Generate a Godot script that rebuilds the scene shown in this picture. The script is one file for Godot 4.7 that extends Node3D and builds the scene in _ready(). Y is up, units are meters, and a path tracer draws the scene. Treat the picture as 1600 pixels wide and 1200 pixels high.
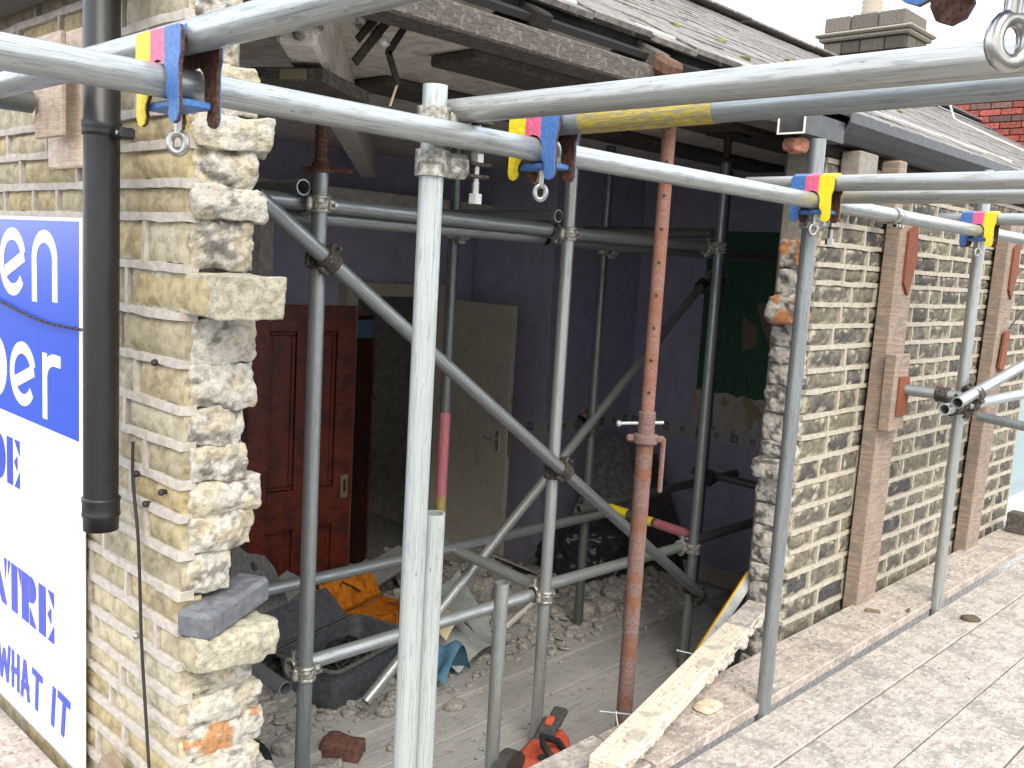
extends Node3D
# A stone cottage corner opened up for rebuilding, seen from a scaffold deck.
# World: x runs along the street front, -z into the room, y up; the camera stands at the origin, eye height above the deck.

const R := 0.02415            # scaffold tube radius
const FRONT := -1.72          # plane of the street front
const SIDE := 0.88            # plane of the side wall
const DECK := -1.455          # top of the outer deck boards
const FLOOR := -1.96          # top of the boards laid in the room
const ROOM := -2.30           # the room's own floor
const CEIL := 0.67
const ROW := -1.43            # outer line of standards
const INNER := -2.41          # inner line of standards
const REAR := -3.06           # rear line of standards

var rng := RandomNumberGenerator.new()
var M := {}
var taken := {}


class Builder:
	var st := SurfaceTool.new()
	var xf := Transform3D()
	var col := Color.WHITE
	func _init() -> void:
		st.begin(Mesh.PRIMITIVE_TRIANGLES)
		flat()
	func flat() -> Builder:
		st.set_smooth_group(-1)
		return self
	func round_() -> Builder:
		st.set_smooth_group(0)
		return self
	func put(p: Vector3, uv := Vector2.ZERO, c = null) -> void:
		st.set_uv(uv)
		st.set_color(col if c == null else c)
		st.add_vertex(xf * p)
	func tri(a: Vector3, b: Vector3, c: Vector3) -> void:
		put(a); put(c); put(b)
	func quad(a: Vector3, b: Vector3, c: Vector3, d: Vector3) -> void:   # counter-clockwise seen from outside
		put(a); put(c); put(b)
		put(a); put(d); put(c)
	func quad_uv(a: Vector3, b: Vector3, c: Vector3, d: Vector3, ua: Vector2, ub: Vector2, uc: Vector2, ud: Vector2) -> void:
		put(a, ua); put(c, uc); put(b, ub)
		put(a, ua); put(d, ud); put(c, uc)
	func box(c: Vector3, s: Vector3, bev := 0.002) -> Builder:
		var h := s * 0.5
		bev = minf(bev, minf(h.x, minf(h.y, h.z)) * 0.9)
		flat()
		var i := h - Vector3(bev, bev, bev)
		for ax in 3:
			var u := (ax + 1) % 3
			var v := (ax + 2) % 3
			for sg in [-1.0, 1.0]:
				var p := [Vector3.ZERO, Vector3.ZERO, Vector3.ZERO, Vector3.ZERO]
				var k := 0
				for q in [[-1, -1], [1, -1], [1, 1], [-1, 1]]:
					var w := Vector3.ZERO
					w[ax] = h[ax] * sg
					w[u] = i[u] * q[0]
					w[v] = i[v] * q[1]
					p[k] = c + w
					k += 1
				if sg > 0: quad(p[0], p[1], p[2], p[3])
				else: quad(p[3], p[2], p[1], p[0])
		for ax in 3:                                # edge chamfers along ax
			var u := (ax + 1) % 3
			var v := (ax + 2) % 3
			for su in [-1.0, 1.0]:
				for sv in [-1.0, 1.0]:
					var a := Vector3.ZERO
					a[ax] = -i[ax]; a[u] = h[u] * su; a[v] = i[v] * sv
					var b := a
					b[ax] = i[ax]
					var d := Vector3.ZERO
					d[ax] = -i[ax]; d[u] = i[u] * su; d[v] = h[v] * sv
					var e := d
					e[ax] = i[ax]
					_edge(c + a, c + b, c + e, c + d, c)
		for sx in [-1.0, 1.0]:
			for sy in [-1.0, 1.0]:
				for sz in [-1.0, 1.0]:
					var a := c + Vector3(h.x * sx, i.y * sy, i.z * sz)
					var b := c + Vector3(i.x * sx, h.y * sy, i.z * sz)
					var d := c + Vector3(i.x * sx, i.y * sy, h.z * sz)
					if (b - a).cross(d - a).dot(Vector3(sx, sy, sz)) > 0: tri(a, b, d)
					else: tri(a, d, b)
		return self
	func _edge(a: Vector3, b: Vector3, c: Vector3, d: Vector3, mid: Vector3) -> void:
		if (b - a).cross(c - a).dot((a + b + c + d) * 0.25 - mid) > 0: quad(a, b, c, d)
		else: quad(d, c, b, a)
	# a pipe along +y of the local frame; bore = 0 for a solid rod
	func pipe(l: float, r: float, bore := 0.0, segs := 20, y0 := 0.0, rings := 1) -> Builder:
		round_()
		for k in segs:
			var a0 := TAU * k / segs
			var a1 := TAU * (k + 1) / segs
			var n0 := Vector3(cos(a0), 0, -sin(a0))
			var n1 := Vector3(cos(a1), 0, -sin(a1))
			for j in rings:
				var ya := y0 + l * j / rings
				var yb := y0 + l * (j + 1) / rings
				var ua := Vector2(float(k) / segs, ya)
				var ub := Vector2(float(k + 1) / segs, ya)
				quad_uv(n0 * r + Vector3.UP * ya, n1 * r + Vector3.UP * ya, n1 * r + Vector3.UP * yb, n0 * r + Vector3.UP * yb, ua, ub, Vector2(ub.x, yb), Vector2(ua.x, yb))
			if bore > 0:
				quad_uv(n1 * bore + Vector3.UP * y0, n0 * bore + Vector3.UP * y0, n0 * bore + Vector3.UP * (y0 + l), n1 * bore + Vector3.UP * (y0 + l), Vector2.ZERO, Vector2.ZERO, Vector2.ONE, Vector2.ONE)
		flat()
		for k in segs:
			var a0 := TAU * k / segs
			var a1 := TAU * (k + 1) / segs
			var n0 := Vector3(cos(a0), 0, -sin(a0))
			var n1 := Vector3(cos(a1), 0, -sin(a1))
			for e in 2:
				var y := Vector3.UP * (y0 + l * e)
				if bore > 0:
					if e: quad(n0 * r + y, n1 * r + y, n1 * bore + y, n0 * bore + y)
					else: quad(n1 * r + y, n0 * r + y, n0 * bore + y, n1 * bore + y)
				elif e: tri(n0 * r + y, n1 * r + y, y)
				else: tri(n1 * r + y, n0 * r + y, y)
		return self
	# profile of (radius, y), turned about y
	func lathe(prof: Array, segs := 20, smooth := true) -> Builder:
		if smooth: round_()
		else: flat()
		for j in prof.size() - 1:
			var p: Vector2 = prof[j]
			var q: Vector2 = prof[j + 1]
			for k in segs:
				var a0 := TAU * k / segs
				var a1 := TAU * (k + 1) / segs
				var n0 := Vector3(cos(a0), 0, -sin(a0))
				var n1 := Vector3(cos(a1), 0, -sin(a1))
				quad_uv(n0 * p.x + Vector3.UP * p.y, n1 * p.x + Vector3.UP * p.y, n1 * q.x + Vector3.UP * q.y, n0 * q.x + Vector3.UP * q.y, Vector2(float(k) / segs, p.y), Vector2(float(k + 1) / segs, p.y), Vector2(float(k + 1) / segs, q.y), Vector2(float(k) / segs, q.y))
		flat()
		return self
	# polygon in the local xy plane, from z0 to z1
	func prism(poly: PackedVector2Array, z0: float, z1: float) -> Builder:
		flat()
		if not Geometry2D.is_polygon_clockwise(poly):
			pass
		else:
			poly = poly.duplicate()
			poly.reverse()
		var t := Geometry2D.triangulate_polygon(poly)
		for k in range(0, t.size(), 3):
			var a := poly[t[k]]
			var b := poly[t[k + 1]]
			var c := poly[t[k + 2]]
			if (b - a).cross(c - a) < 0:
				var h := b
				b = c
				c = h
			tri(Vector3(a.x, a.y, z1), Vector3(b.x, b.y, z1), Vector3(c.x, c.y, z1))
			tri(Vector3(a.x, a.y, z0), Vector3(c.x, c.y, z0), Vector3(b.x, b.y, z0))
		for k in poly.size():
			var a := poly[k]
			var b := poly[(k + 1) % poly.size()]
			quad(Vector3(a.x, a.y, z0), Vector3(b.x, b.y, z0), Vector3(b.x, b.y, z1), Vector3(a.x, a.y, z1))
		return self
	# a round bar through points
	func sweep(pts: Array, r: float, segs := 10) -> Builder:
		round_()
		var rings := []
		var side := Vector3.ZERO
		for k in pts.size():
			var d: Vector3 = (pts[mini(k + 1, pts.size() - 1)] - pts[maxi(k - 1, 0)]).normalized()
			if side == Vector3.ZERO:
				side = d.cross(Vector3.UP if absf(d.y) < 0.9 else Vector3.RIGHT).normalized()
			side = (side - d * side.dot(d)).normalized()
			var up := side.cross(d)
			var ring := []
			for s in segs:
				var a := TAU * s / segs
				ring.append(pts[k] + (side * cos(a) + up * sin(a)) * r)
			rings.append(ring)
		for k in rings.size() - 1:
			for s in segs:
				var n := (s + 1) % segs
				quad_uv(rings[k][n], rings[k][s], rings[k + 1][s], rings[k + 1][n], Vector2(float(s) / segs, k), Vector2(float(s + 1) / segs, k), Vector2(float(s + 1) / segs, k + 1), Vector2(float(s) / segs, k + 1))
		flat()
		for s in segs:
			var n := (s + 1) % segs
			tri(pts[0], rings[0][s], rings[0][n])
			tri(pts[-1], rings[-1][n], rings[-1][s])
		return self
	func torus(c: Vector3, rx: float, ry: float, r: float, ring := 20, segs := 10) -> Builder:   # ring in the local xy plane
		round_()
		for k in ring:
			for s in segs:
				var p := []
				for q in [[k, s], [k + 1, s], [k + 1, s + 1], [k, s + 1]]:
					var a: float = TAU * q[0] / ring
					var b: float = TAU * q[1] / segs
					var o := Vector3(cos(a), sin(a), 0)
					p.append(c + Vector3(rx * cos(a), ry * sin(a), 0) + o * r * cos(b) + Vector3(0, 0, r * sin(b)))
				quad(p[0], p[1], p[2], p[3])
		flat()
		return self
	func done() -> ArrayMesh:
		st.generate_normals()
		st.index()
		return st.commit()


func mb(xf := Transform3D()) -> Builder:
	var b := Builder.new()
	b.xf = xf
	return b


func frame(o: Vector3, x: Vector3, y: Vector3) -> Transform3D:      # x and y may be only nearly square
	x = x.normalized()
	var z := x.cross(y).normalized()
	return Transform3D(Basis(x, z.cross(x).normalized(), z), o)


func along(p: Vector3, q: Vector3) -> Transform3D:                  # local +y runs from p to q
	var y := (q - p).normalized()
	var x := y.cross(Vector3(0, 0, 1) if absf(y.z) < 0.9 else Vector3(1, 0, 0)).normalized()
	return Transform3D(Basis(x, y, x.cross(y)), p)


func numbered(n: String) -> String:
	taken[n] = taken.get(n, -1) + 1
	return n if taken[n] == 0 else "%s_%03d" % [n, taken[n]]


func obj(called: String, mesh: Mesh, m: Material, parent: Node3D = self) -> MeshInstance3D:
	var o := MeshInstance3D.new()
	o.name = numbered(called) if parent == self else called
	o.mesh = mesh
	o.material_override = m
	parent.add_child(o, true)
	return o


func thing(called: String, label: String, category: String, at := Vector3.ZERO, group := "") -> Node3D:
	var o := Node3D.new()
	o.name = numbered(called)
	add_child(o)
	o.position = at
	return tag(o, label, category, group)


func tag(o: Node3D, label: String, category: String, group := "") -> Node3D:
	o.set_meta("label", label)
	o.set_meta("category", category)
	if group: o.set_meta("group", group)
	return o


func struct(called: String, mesh: Mesh, m: Material) -> MeshInstance3D:
	var o := obj(called, mesh, m)
	o.set_meta("kind", "structure")
	return o


# ---------------------------------------------------------------- textures
func noise(sd: int, freq: float, oct := 4, w := 512, h := 512, type := FastNoiseLite.TYPE_SIMPLEX_SMOOTH) -> PackedByteArray:
	var n := FastNoiseLite.new()
	n.seed = sd
	n.frequency = freq
	n.noise_type = type
	n.fractal_octaves = oct
	n.fractal_gain = 0.55
	var im := n.get_seamless_image(w, h)
	im.convert(Image.FORMAT_L8)
	return im.get_data()


func streaks(sd: int, freq: float, stretch: int, w := 512, h := 512, oct := 4) -> PackedByteArray:   # drawn out along u
	var n := FastNoiseLite.new()
	n.seed = sd
	n.frequency = freq
	n.fractal_octaves = oct
	n.fractal_gain = 0.6
	var im := n.get_seamless_image(w / 4, h * stretch / 4)
	im.convert(Image.FORMAT_L8)
	im.resize(w, h, Image.INTERPOLATE_BILINEAR)
	return im.get_data()


# base noise through a ramp of colours (sRGB), then layers [mask, from, to, colour, strength]
func paint(base: PackedByteArray, ramp: Array, layers: Array = [], w := 512, h := 512) -> ImageTexture:
	var g := Gradient.new()
	g.offsets = PackedFloat32Array(ramp.map(func(x): return x[0]))
	g.colors = PackedColorArray(ramp.map(func(x): return x[1]))
	var lr := PackedFloat32Array()
	var lg := PackedFloat32Array()
	var lb := PackedFloat32Array()
	for k in 256:
		var c := g.sample(k / 255.0)
		lr.append(c.r * 255); lg.append(c.g * 255); lb.append(c.b * 255)
	var luts := []
	for l in layers:
		var t := PackedFloat32Array()
		for k in 256:
			t.append(smoothstep(l[1], l[2], k / 255.0) * l[4])
		luts.append(t)
	var out := PackedByteArray()
	out.resize(w * h * 3)
	var nl := layers.size()
	for i in w * h:
		var b := base[i]
		var r := lr[b]
		var gg := lg[b]
		var bb := lb[b]
		for k in nl:
			var a: float = luts[k][layers[k][0][i]]
			if a > 0.004:
				var c: Color = layers[k][3]
				r += (c.r * 255 - r) * a
				gg += (c.g * 255 - gg) * a
				bb += (c.b * 255 - bb) * a
		out[i * 3] = int(r)
		out[i * 3 + 1] = int(gg)
		out[i * 3 + 2] = int(bb)
	return ImageTexture.create_from_image(Image.create_from_data(w, h, false, Image.FORMAT_RGB8, out))


func relief(data: PackedByteArray, strength: float, w := 512, h := 512) -> ImageTexture:
	var im := Image.create_from_data(w, h, false, Image.FORMAT_L8, data)
	im.convert(Image.FORMAT_RGBA8)
	im.bump_map_to_normal_map(strength)
	return ImageTexture.create_from_image(im)


func grey(v: float) -> Color:
	return Color(v, v, v)


func lin(r: float, g: float, b: float) -> Color:
	return Color(r, g, b).linear_to_srgb()


func mat(c: Color, rough := 0.85, metal := 0.0, tex: Texture2D = null, size := 0.0, bump: Texture2D = null, depth := 1.0, world := false) -> StandardMaterial3D:
	var m := StandardMaterial3D.new()
	m.albedo_color = c
	m.roughness = rough
	m.metallic = metal
	m.albedo_texture = tex
	if bump:
		m.normal_enabled = true
		m.normal_texture = bump
		m.normal_scale = depth
	if size > 0:                                  # metres that the picture covers
		m.uv1_triplanar = true
		m.uv1_world_triplanar = world
		m.uv1_triplanar_sharpness = 4.0
		m.uv1_scale = Vector3.ONE / size
	return m


func make_materials() -> void:
	var n_fine := noise(1, 0.06, 4)
	var n_mid := noise(2, 0.018, 5)
	var n_big := noise(3, 0.007, 5)
	var n_spot := noise(4, 0.05, 3)
	var n_grit := noise(5, 0.16, 2)
	var s_grain := streaks(6, 0.022, 16)
	var s_fine := streaks(7, 0.03, 28)
	var r_fine := relief(n_fine, 3.0)
	var r_grit := relief(n_grit, 2.5)
	var r_mid := relief(n_mid, 5.0)
	var r_grain := relief(s_grain, 2.5)
	# galvanised steel: u runs round the tube, v along it, so the streaks are turned
	var turn := func(d: PackedByteArray) -> PackedByteArray:
		var im := Image.create_from_data(512, 512, false, Image.FORMAT_L8, d)
		im.rotate_90(CLOCKWISE)
		return im.get_data()
	var s_tube: PackedByteArray = turn.call(s_fine)
	var s_tube2: PackedByteArray = turn.call(s_grain)
	var galv := paint(s_tube, [[0.15, grey(0.80)], [0.5, grey(0.86)], [0.85, grey(0.91)]], [[n_mid, 0.6, 0.8, Color(0.68, 0.69, 0.68), 0.55], [s_tube2, 0.6, 0.8, Color(0.6, 0.6, 0.59), 0.5], [n_spot, 0.84, 0.9, Color(0.35, 0.34, 0.33), 0.6], [n_grit, 0.86, 0.92, Color(0.4, 0.38, 0.36), 0.5], [n_fine, 0.8, 0.87, Color(0.97, 0.98, 0.97), 0.4]])
	var galv_rough := paint(n_mid, [[0.2, grey(0.34)], [0.8, grey(0.58)]], [[n_spot, 0.7, 0.8, grey(0.8), 0.6]])
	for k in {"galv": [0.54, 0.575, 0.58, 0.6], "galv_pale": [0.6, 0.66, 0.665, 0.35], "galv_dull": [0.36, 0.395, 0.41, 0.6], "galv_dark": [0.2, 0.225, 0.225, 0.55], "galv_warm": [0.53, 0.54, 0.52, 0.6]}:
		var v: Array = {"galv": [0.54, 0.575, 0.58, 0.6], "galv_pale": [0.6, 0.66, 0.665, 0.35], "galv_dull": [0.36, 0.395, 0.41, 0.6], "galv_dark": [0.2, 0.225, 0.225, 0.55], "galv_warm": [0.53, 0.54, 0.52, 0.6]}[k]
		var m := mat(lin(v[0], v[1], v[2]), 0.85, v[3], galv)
		m.uv1_scale = Vector3(1, 0.9, 1)
		m.roughness_texture = galv_rough
		m.normal_enabled = true
		m.normal_texture = r_fine
		m.normal_scale = 0.12
		M[k] = m
	var old := paint(n_mid, [[0.2, Color(0.42, 0.41, 0.39)], [0.5, Color(0.68, 0.67, 0.65)], [0.8, Color(0.84, 0.84, 0.82)]], [[n_spot, 0.72, 0.84, Color(0.34, 0.33, 0.31), 0.7], [n_grit, 0.74, 0.87, Color(0.9, 0.9, 0.88), 0.5]])
	M.coupler = mat(lin(0.8, 0.8, 0.78), 0.62, 0.3, old, 0.2, r_fine, 0.35)
	M.coupler_dark = mat(lin(0.16, 0.14, 0.125), 0.7, 0.3, old, 0.12, r_fine, 0.4)
	M.coupler_pale = mat(lin(0.82, 0.82, 0.8), 0.45, 0.5, old, 0.2, r_fine, 0.15)
	M.zinc = mat(lin(0.42, 0.42, 0.4), 0.3, 0.9)
	var rust := paint(n_mid, [[0.2, Color(0.24, 0.16, 0.12)], [0.5, Color(0.36, 0.24, 0.19)], [0.8, Color(0.44, 0.31, 0.25)]], [[n_spot, 0.6, 0.72, Color(0.19, 0.15, 0.14), 0.7]])
	M.rust = mat(Color.WHITE, 0.85, 0.1, rust, 0.15, r_fine, 0.4)
	var prop := paint(n_fine, [[0.2, Color(0.53, 0.37, 0.325)], [0.5, Color(0.585, 0.42, 0.37)], [0.8, Color(0.64, 0.49, 0.44)]], [[n_big, 0.5, 0.7, Color(0.56, 0.34, 0.235), 0.45], [n_grit, 0.76, 0.88, Color(0.8, 0.7, 0.65), 0.5], [n_spot, 0.78, 0.86, Color(0.48, 0.36, 0.32), 0.5]])
	M.prop_red = mat(lin(0.72, 0.74, 0.76), 0.8, 0.0, prop, 0.43, r_fine, 0.2)
	var prop2 := paint(n_fine, [[0.2, Color(0.4, 0.315, 0.295)], [0.5, Color(0.45, 0.36, 0.34)], [0.8, Color(0.5, 0.415, 0.39)]], [[n_big, 0.58, 0.72, Color(0.46, 0.27, 0.17), 0.6], [n_grit, 0.78, 0.9, Color(0.68, 0.58, 0.53), 0.5]])
	M.prop_brown = mat(Color.WHITE, 0.8, 0.0, prop2, 0.47, r_fine, 0.2)
	var paintwear := func(c: Color) -> StandardMaterial3D:
		return mat(Color.WHITE, 0.5, 0.0, paint(n_mid, [[0.2, c.darkened(0.12)], [0.8, c.lightened(0.06)]], [[n_spot, 0.74, 0.8, Color(0.45, 0.42, 0.38), 0.75], [n_fine, 0.76, 0.82, c.lightened(0.4), 0.5]]), 0.11, r_fine, 0.15)
	M.blue = paintwear.call(Color(0.24, 0.43, 0.7))
	M.yellow = paintwear.call(Color(0.93, 0.83, 0.1))
	M.pink = paintwear.call(Color(0.86, 0.36, 0.52))
	M.band_yellow = mat(Color.WHITE, 0.6, 0.1, paint(n_mid, [[0.25, Color(0.62, 0.55, 0.2)], [0.7, Color(0.72, 0.64, 0.22)]], [[n_fine, 0.5, 0.6, Color(0.5, 0.49, 0.44), 0.85], [s_tube2, 0.55, 0.7, Color(0.45, 0.44, 0.4), 0.8]]), 0.0)
	M.band_pink = mat(Color.WHITE, 0.6, 0.1, paint(n_mid, [[0.25, Color(0.66, 0.36, 0.42)], [0.7, Color(0.72, 0.42, 0.46)]], [[n_fine, 0.58, 0.68, Color(0.5, 0.46, 0.44), 0.8]]), 0.0)
	# stone
	var stone := paint(n_mid, [[0.15, Color(0.84, 0.81, 0.74)], [0.45, Color(0.95, 0.93, 0.88)], [0.8, Color(1.0, 0.985, 0.94)]], [[n_big, 0.62, 0.78, Color(0.72, 0.69, 0.63), 0.55], [n_spot, 0.72, 0.84, Color(0.74, 0.69, 0.6), 0.5], [n_grit, 0.76, 0.88, Color(0.55, 0.52, 0.46), 0.5], [n_fine, 0.74, 0.84, Color(1.0, 0.99, 0.96), 0.5]])
	M.stone = mat(Color.WHITE, 0.95, 0.0, stone, 0.37, r_mid, 0.55, true)
	M.stone.vertex_color_use_as_albedo = true
	var sooty := paint(n_mid, [[0.15, grey(0.72)], [0.5, grey(0.9)], [0.85, grey(1.0)]], [[n_fine, 0.66, 0.78, grey(0.6), 0.55], [n_grit, 0.78, 0.88, grey(1.0), 0.4]])
	M.stone_dark = mat(Color.WHITE, 0.95, 0.0, sooty, 0.27, r_mid, 0.7, true)
	M.stone_dark.vertex_color_use_as_albedo = true
	var broken := paint(n_mid, [[0.15, grey(0.78)], [0.5, grey(0.93)], [0.85, grey(1.0)]], [[n_grit, 0.7, 0.84, grey(0.6), 0.55], [n_fine, 0.7, 0.82, grey(0.66), 0.6], [n_spot, 0.78, 0.86, grey(0.5), 0.5]])
	M.rock = mat(Color.WHITE, 0.97, 0.0, broken, 0.21, relief(n_fine, 5.0), 0.8, true)
	M.rock.vertex_color_use_as_albedo = true
	M.mortar = mat(lin(0.5, 0.46, 0.42), 0.95, 0.0, paint(n_mid, [[0.2, grey(0.9)], [0.7, grey(1.0)]], [[n_grit, 0.72, 0.88, Color(0.78, 0.74, 0.7), 0.5], [n_big, 0.66, 0.78, Color(0.85, 0.83, 0.78), 0.5]]), 0.3, r_grit, 0.3, true)
	M.mortar_cream = mat(lin(0.47, 0.43, 0.36), 0.95, 0.0, M.mortar.albedo_texture, 0.3, r_grit, 0.35, true)
	M.mortar_bed = mat(lin(0.28, 0.26, 0.225), 0.97, 0.0, M.mortar.albedo_texture, 0.3, r_grit, 0.6, true)
	# timber, grain along local x
	var board := paint(s_grain, [[0.15, Color(0.72, 0.69, 0.665)], [0.5, Color(0.79, 0.76, 0.735)], [0.85, Color(0.84, 0.81, 0.785)]], [[n_mid, 0.4, 0.62, Color(0.88, 0.85, 0.825), 0.7], [n_big, 0.55, 0.72, Color(0.64, 0.62, 0.6), 0.6], [n_spot, 0.62, 0.78, Color(0.62, 0.595, 0.57), 0.5], [n_fine, 0.6, 0.74, Color(0.97, 0.95, 0.925), 0.6], [n_grit, 0.66, 0.8, Color(0.52, 0.5, 0.475), 0.5], [n_grit, 0.12, 0.3, Color(0.55, 0.53, 0.5), 0.0]])
	M.board = mat(lin(0.66, 0.65, 0.635), 0.93, 0.0, board, 0.9, r_fine, 0.5)
	M.board_warm = mat(lin(0.64, 0.61, 0.58), 0.93, 0.0, board, 1.05, r_fine, 0.45)
	var dusty := paint(s_grain, [[0.15, grey(0.6)], [0.6, grey(0.68)], [0.85, grey(0.72)]], [[n_big, 0.3, 0.6, Color(0.685, 0.68, 0.675), 0.8], [n_mid, 0.62, 0.8, Color(0.58, 0.575, 0.57), 0.5], [n_fine, 0.72, 0.84, Color(0.78, 0.775, 0.765), 0.4]])
	M.board_dusty = mat(lin(0.86, 0.86, 0.86), 0.97, 0.0, dusty, 0.9, r_fine, 0.4)
	var plank := paint(s_grain, [[0.15, Color(0.56, 0.48, 0.43)], [0.5, Color(0.64, 0.565, 0.51)], [0.85, Color(0.7, 0.63, 0.575)]], [[s_fine, 0.68, 0.82, Color(0.5, 0.42, 0.37), 0.4], [n_mid, 0.64, 0.76, Color(0.72, 0.66, 0.6), 0.5], [n_big, 0.62, 0.74, Color(0.52, 0.5, 0.48), 0.5]])
	M.timber = mat(lin(0.74, 0.74, 0.74), 0.88, 0.0, plank, 0.5, r_grain, 0.3)
	M.timber_white = mat(lin(1.0, 1.0, 1.0), 0.85, 0.0, paint(s_fine, [[0.2, Color(0.74, 0.66, 0.58)], [0.6, Color(0.85, 0.78, 0.71)]], [[n_mid, 0.5, 0.66, Color(0.9, 0.87, 0.83), 0.6]]), 0.5, r_grain, 0.2)
	M.timber_fresh = mat(lin(0.85, 0.85, 0.85), 0.85, 0.0, paint(s_fine, [[0.15, Color(0.8, 0.76, 0.67)], [0.6, Color(0.88, 0.85, 0.78)], [0.85, Color(0.93, 0.91, 0.85)]], [[n_mid, 0.62, 0.74, Color(0.74, 0.7, 0.64), 0.6], [n_big, 0.62, 0.76, Color(0.62, 0.59, 0.55), 0.5], [n_spot, 0.74, 0.82, Color(0.55, 0.45, 0.36), 0.6]]), 0.6, r_grain, 0.3)
	M.timber_old = mat(lin(0.42, 0.41, 0.4), 0.92, 0.0, paint(s_fine, [[0.15, Color(0.3, 0.29, 0.28)], [0.5, Color(0.48, 0.46, 0.44)], [0.85, Color(0.6, 0.57, 0.54)]], [[n_mid, 0.56, 0.68, Color(0.68, 0.66, 0.62), 0.6], [n_spot, 0.66, 0.78, Color(0.24, 0.22, 0.2), 0.7], [n_grit, 0.78, 0.86, Color(0.82, 0.8, 0.77), 0.7]]), 0.35, r_grain, 0.5)
	M.timber_black = mat(lin(0.055, 0.053, 0.05), 0.92, 0.0, M.timber_old.albedo_texture, 0.4, r_grain, 0.5)
	M.ply = mat(lin(0.6, 0.58, 0.58), 0.75, 0.0, paint(s_fine, [[0.15, Color(0.5, 0.27, 0.17)], [0.8, Color(0.68, 0.4, 0.27)]], [[n_mid, 0.62, 0.72, Color(0.42, 0.25, 0.18), 0.5]]), 0.3)
	M.ply_pale = mat(Color.WHITE, 0.75, 0.0, paint(s_fine, [[0.15, Color(0.62, 0.54, 0.48)], [0.8, Color(0.76, 0.7, 0.65)]], [[n_mid, 0.58, 0.7, Color(0.56, 0.5, 0.46), 0.5]]), 0.4)
	# room
	M.lilac = mat(lin(0.45, 0.435, 0.58), 0.9, 0.0, paint(n_mid, [[0.2, grey(0.95)], [0.7, grey(1.0)]], [[n_fine, 0.76, 0.86, Color(0.9, 0.89, 0.92), 0.4], [n_big, 0.66, 0.8, Color(0.9, 0.89, 0.9), 0.4]]), 1.3, r_fine, 0.2, true)
	M.plaster = mat(lin(0.78, 0.75, 0.69), 0.92, 0.0, paint(n_mid, [[0.2, grey(0.86)], [0.7, grey(0.98)]], [[n_big, 0.6, 0.74, Color(0.78, 0.74, 0.68), 0.5], [n_spot, 0.76, 0.84, Color(0.6, 0.56, 0.5), 0.5]]), 0.8, r_fine, 0.15, true)
	M.plaster_white = mat(lin(0.78, 0.75, 0.69), 0.92, 0.0, M.plaster.albedo_texture, 0.5, r_fine, 0.3)
	M.gloss_cream = mat(lin(0.52, 0.48, 0.385), 0.5, 0.0, paint(n_mid, [[0.2, grey(0.95)], [0.7, grey(1.0)]], [[n_big, 0.7, 0.86, Color(0.78, 0.76, 0.72), 0.45]]), 1.3)
	M.gloss_white = mat(lin(0.66, 0.63, 0.56), 0.5, 0.0, M.gloss_cream.albedo_texture, 0.8)
	M.mahogany = mat(Color.WHITE, 0.42, 0.0, paint(s_fine, [[0.15, Color(0.3, 0.12, 0.085)], [0.5, Color(0.42, 0.175, 0.125)], [0.85, Color(0.5, 0.23, 0.16)]], [[n_big, 0.5, 0.66, Color(0.24, 0.13, 0.1), 0.6], [n_spot, 0.76, 0.82, Color(0.5, 0.4, 0.34), 0.5]]), 0.6, r_grain, 0.12)
	M.mahogany_dark = mat(lin(0.3, 0.26, 0.25), 0.5, 0.0, M.mahogany.albedo_texture, 0.6)
	M.brass = mat(lin(0.42, 0.33, 0.17), 0.45, 0.7)
	M.chrome = mat(lin(0.62, 0.6, 0.56), 0.3, 0.8)
	M.blue_gloss = mat(lin(0.09, 0.2, 0.34), 0.5)
	M.border = mat(Color.WHITE, 0.85, 0.0, wallpaper_border())
	M.green = mat(Color.WHITE, 0.9, 0.0, paint(n_mid, [[0.2, Color(0.2, 0.35, 0.28)], [0.7, Color(0.27, 0.42, 0.34)]], [[n_spot, 0.7, 0.8, Color(0.4, 0.5, 0.44), 0.5], [n_fine, 0.76, 0.84, Color(0.5, 0.55, 0.5), 0.4]]), 0.4, null, 1.0, true)
	M.torn = mat(Color.WHITE, 0.92, 0.0, paint(n_mid, [[0.2, Color(0.72, 0.7, 0.66)], [0.8, Color(0.78, 0.76, 0.72)]], [[n_big, 0.56, 0.66, Color(0.62, 0.55, 0.42), 0.8]]), 0.8, null, 1.0, true)
	M.tan = mat(lin(0.25, 0.19, 0.13), 0.9)
	M.dust = mat(Color.WHITE, 0.98, 0.0, paint(n_mid, [[0.15, Color(0.53, 0.525, 0.515)], [0.5, Color(0.665, 0.66, 0.65)], [0.85, Color(0.77, 0.765, 0.75)]], [[n_fine, 0.62, 0.74, Color(0.52, 0.51, 0.49), 0.5], [n_grit, 0.66, 0.8, Color(0.78, 0.765, 0.74), 0.55], [n_spot, 0.74, 0.84, Color(0.44, 0.33, 0.28), 0.5]]), 0.4, relief(n_fine, 6.0), 1.0, true)
	M.chunk = mat(lin(0.82, 0.81, 0.79), 0.97, 0.0, M.dust.albedo_texture, 0.25, r_mid, 0.6)
	M.brickbat = mat(lin(0.34, 0.17, 0.13), 0.97, 0.0, M.dust.albedo_texture, 0.2, r_mid, 0.6)
	M.concrete_box = mat(Color.WHITE, 0.62, 0.0, paint(n_mid, [[0.15, Color(0.33, 0.34, 0.37)], [0.5, Color(0.38, 0.39, 0.415)], [0.85, Color(0.44, 0.45, 0.465)]], [[n_big, 0.55, 0.72, Color(0.52, 0.52, 0.52), 0.6], [n_grit, 0.8, 0.9, Color(0.6, 0.6, 0.6), 0.5]]), 0.3, r_fine, 0.2)
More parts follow.
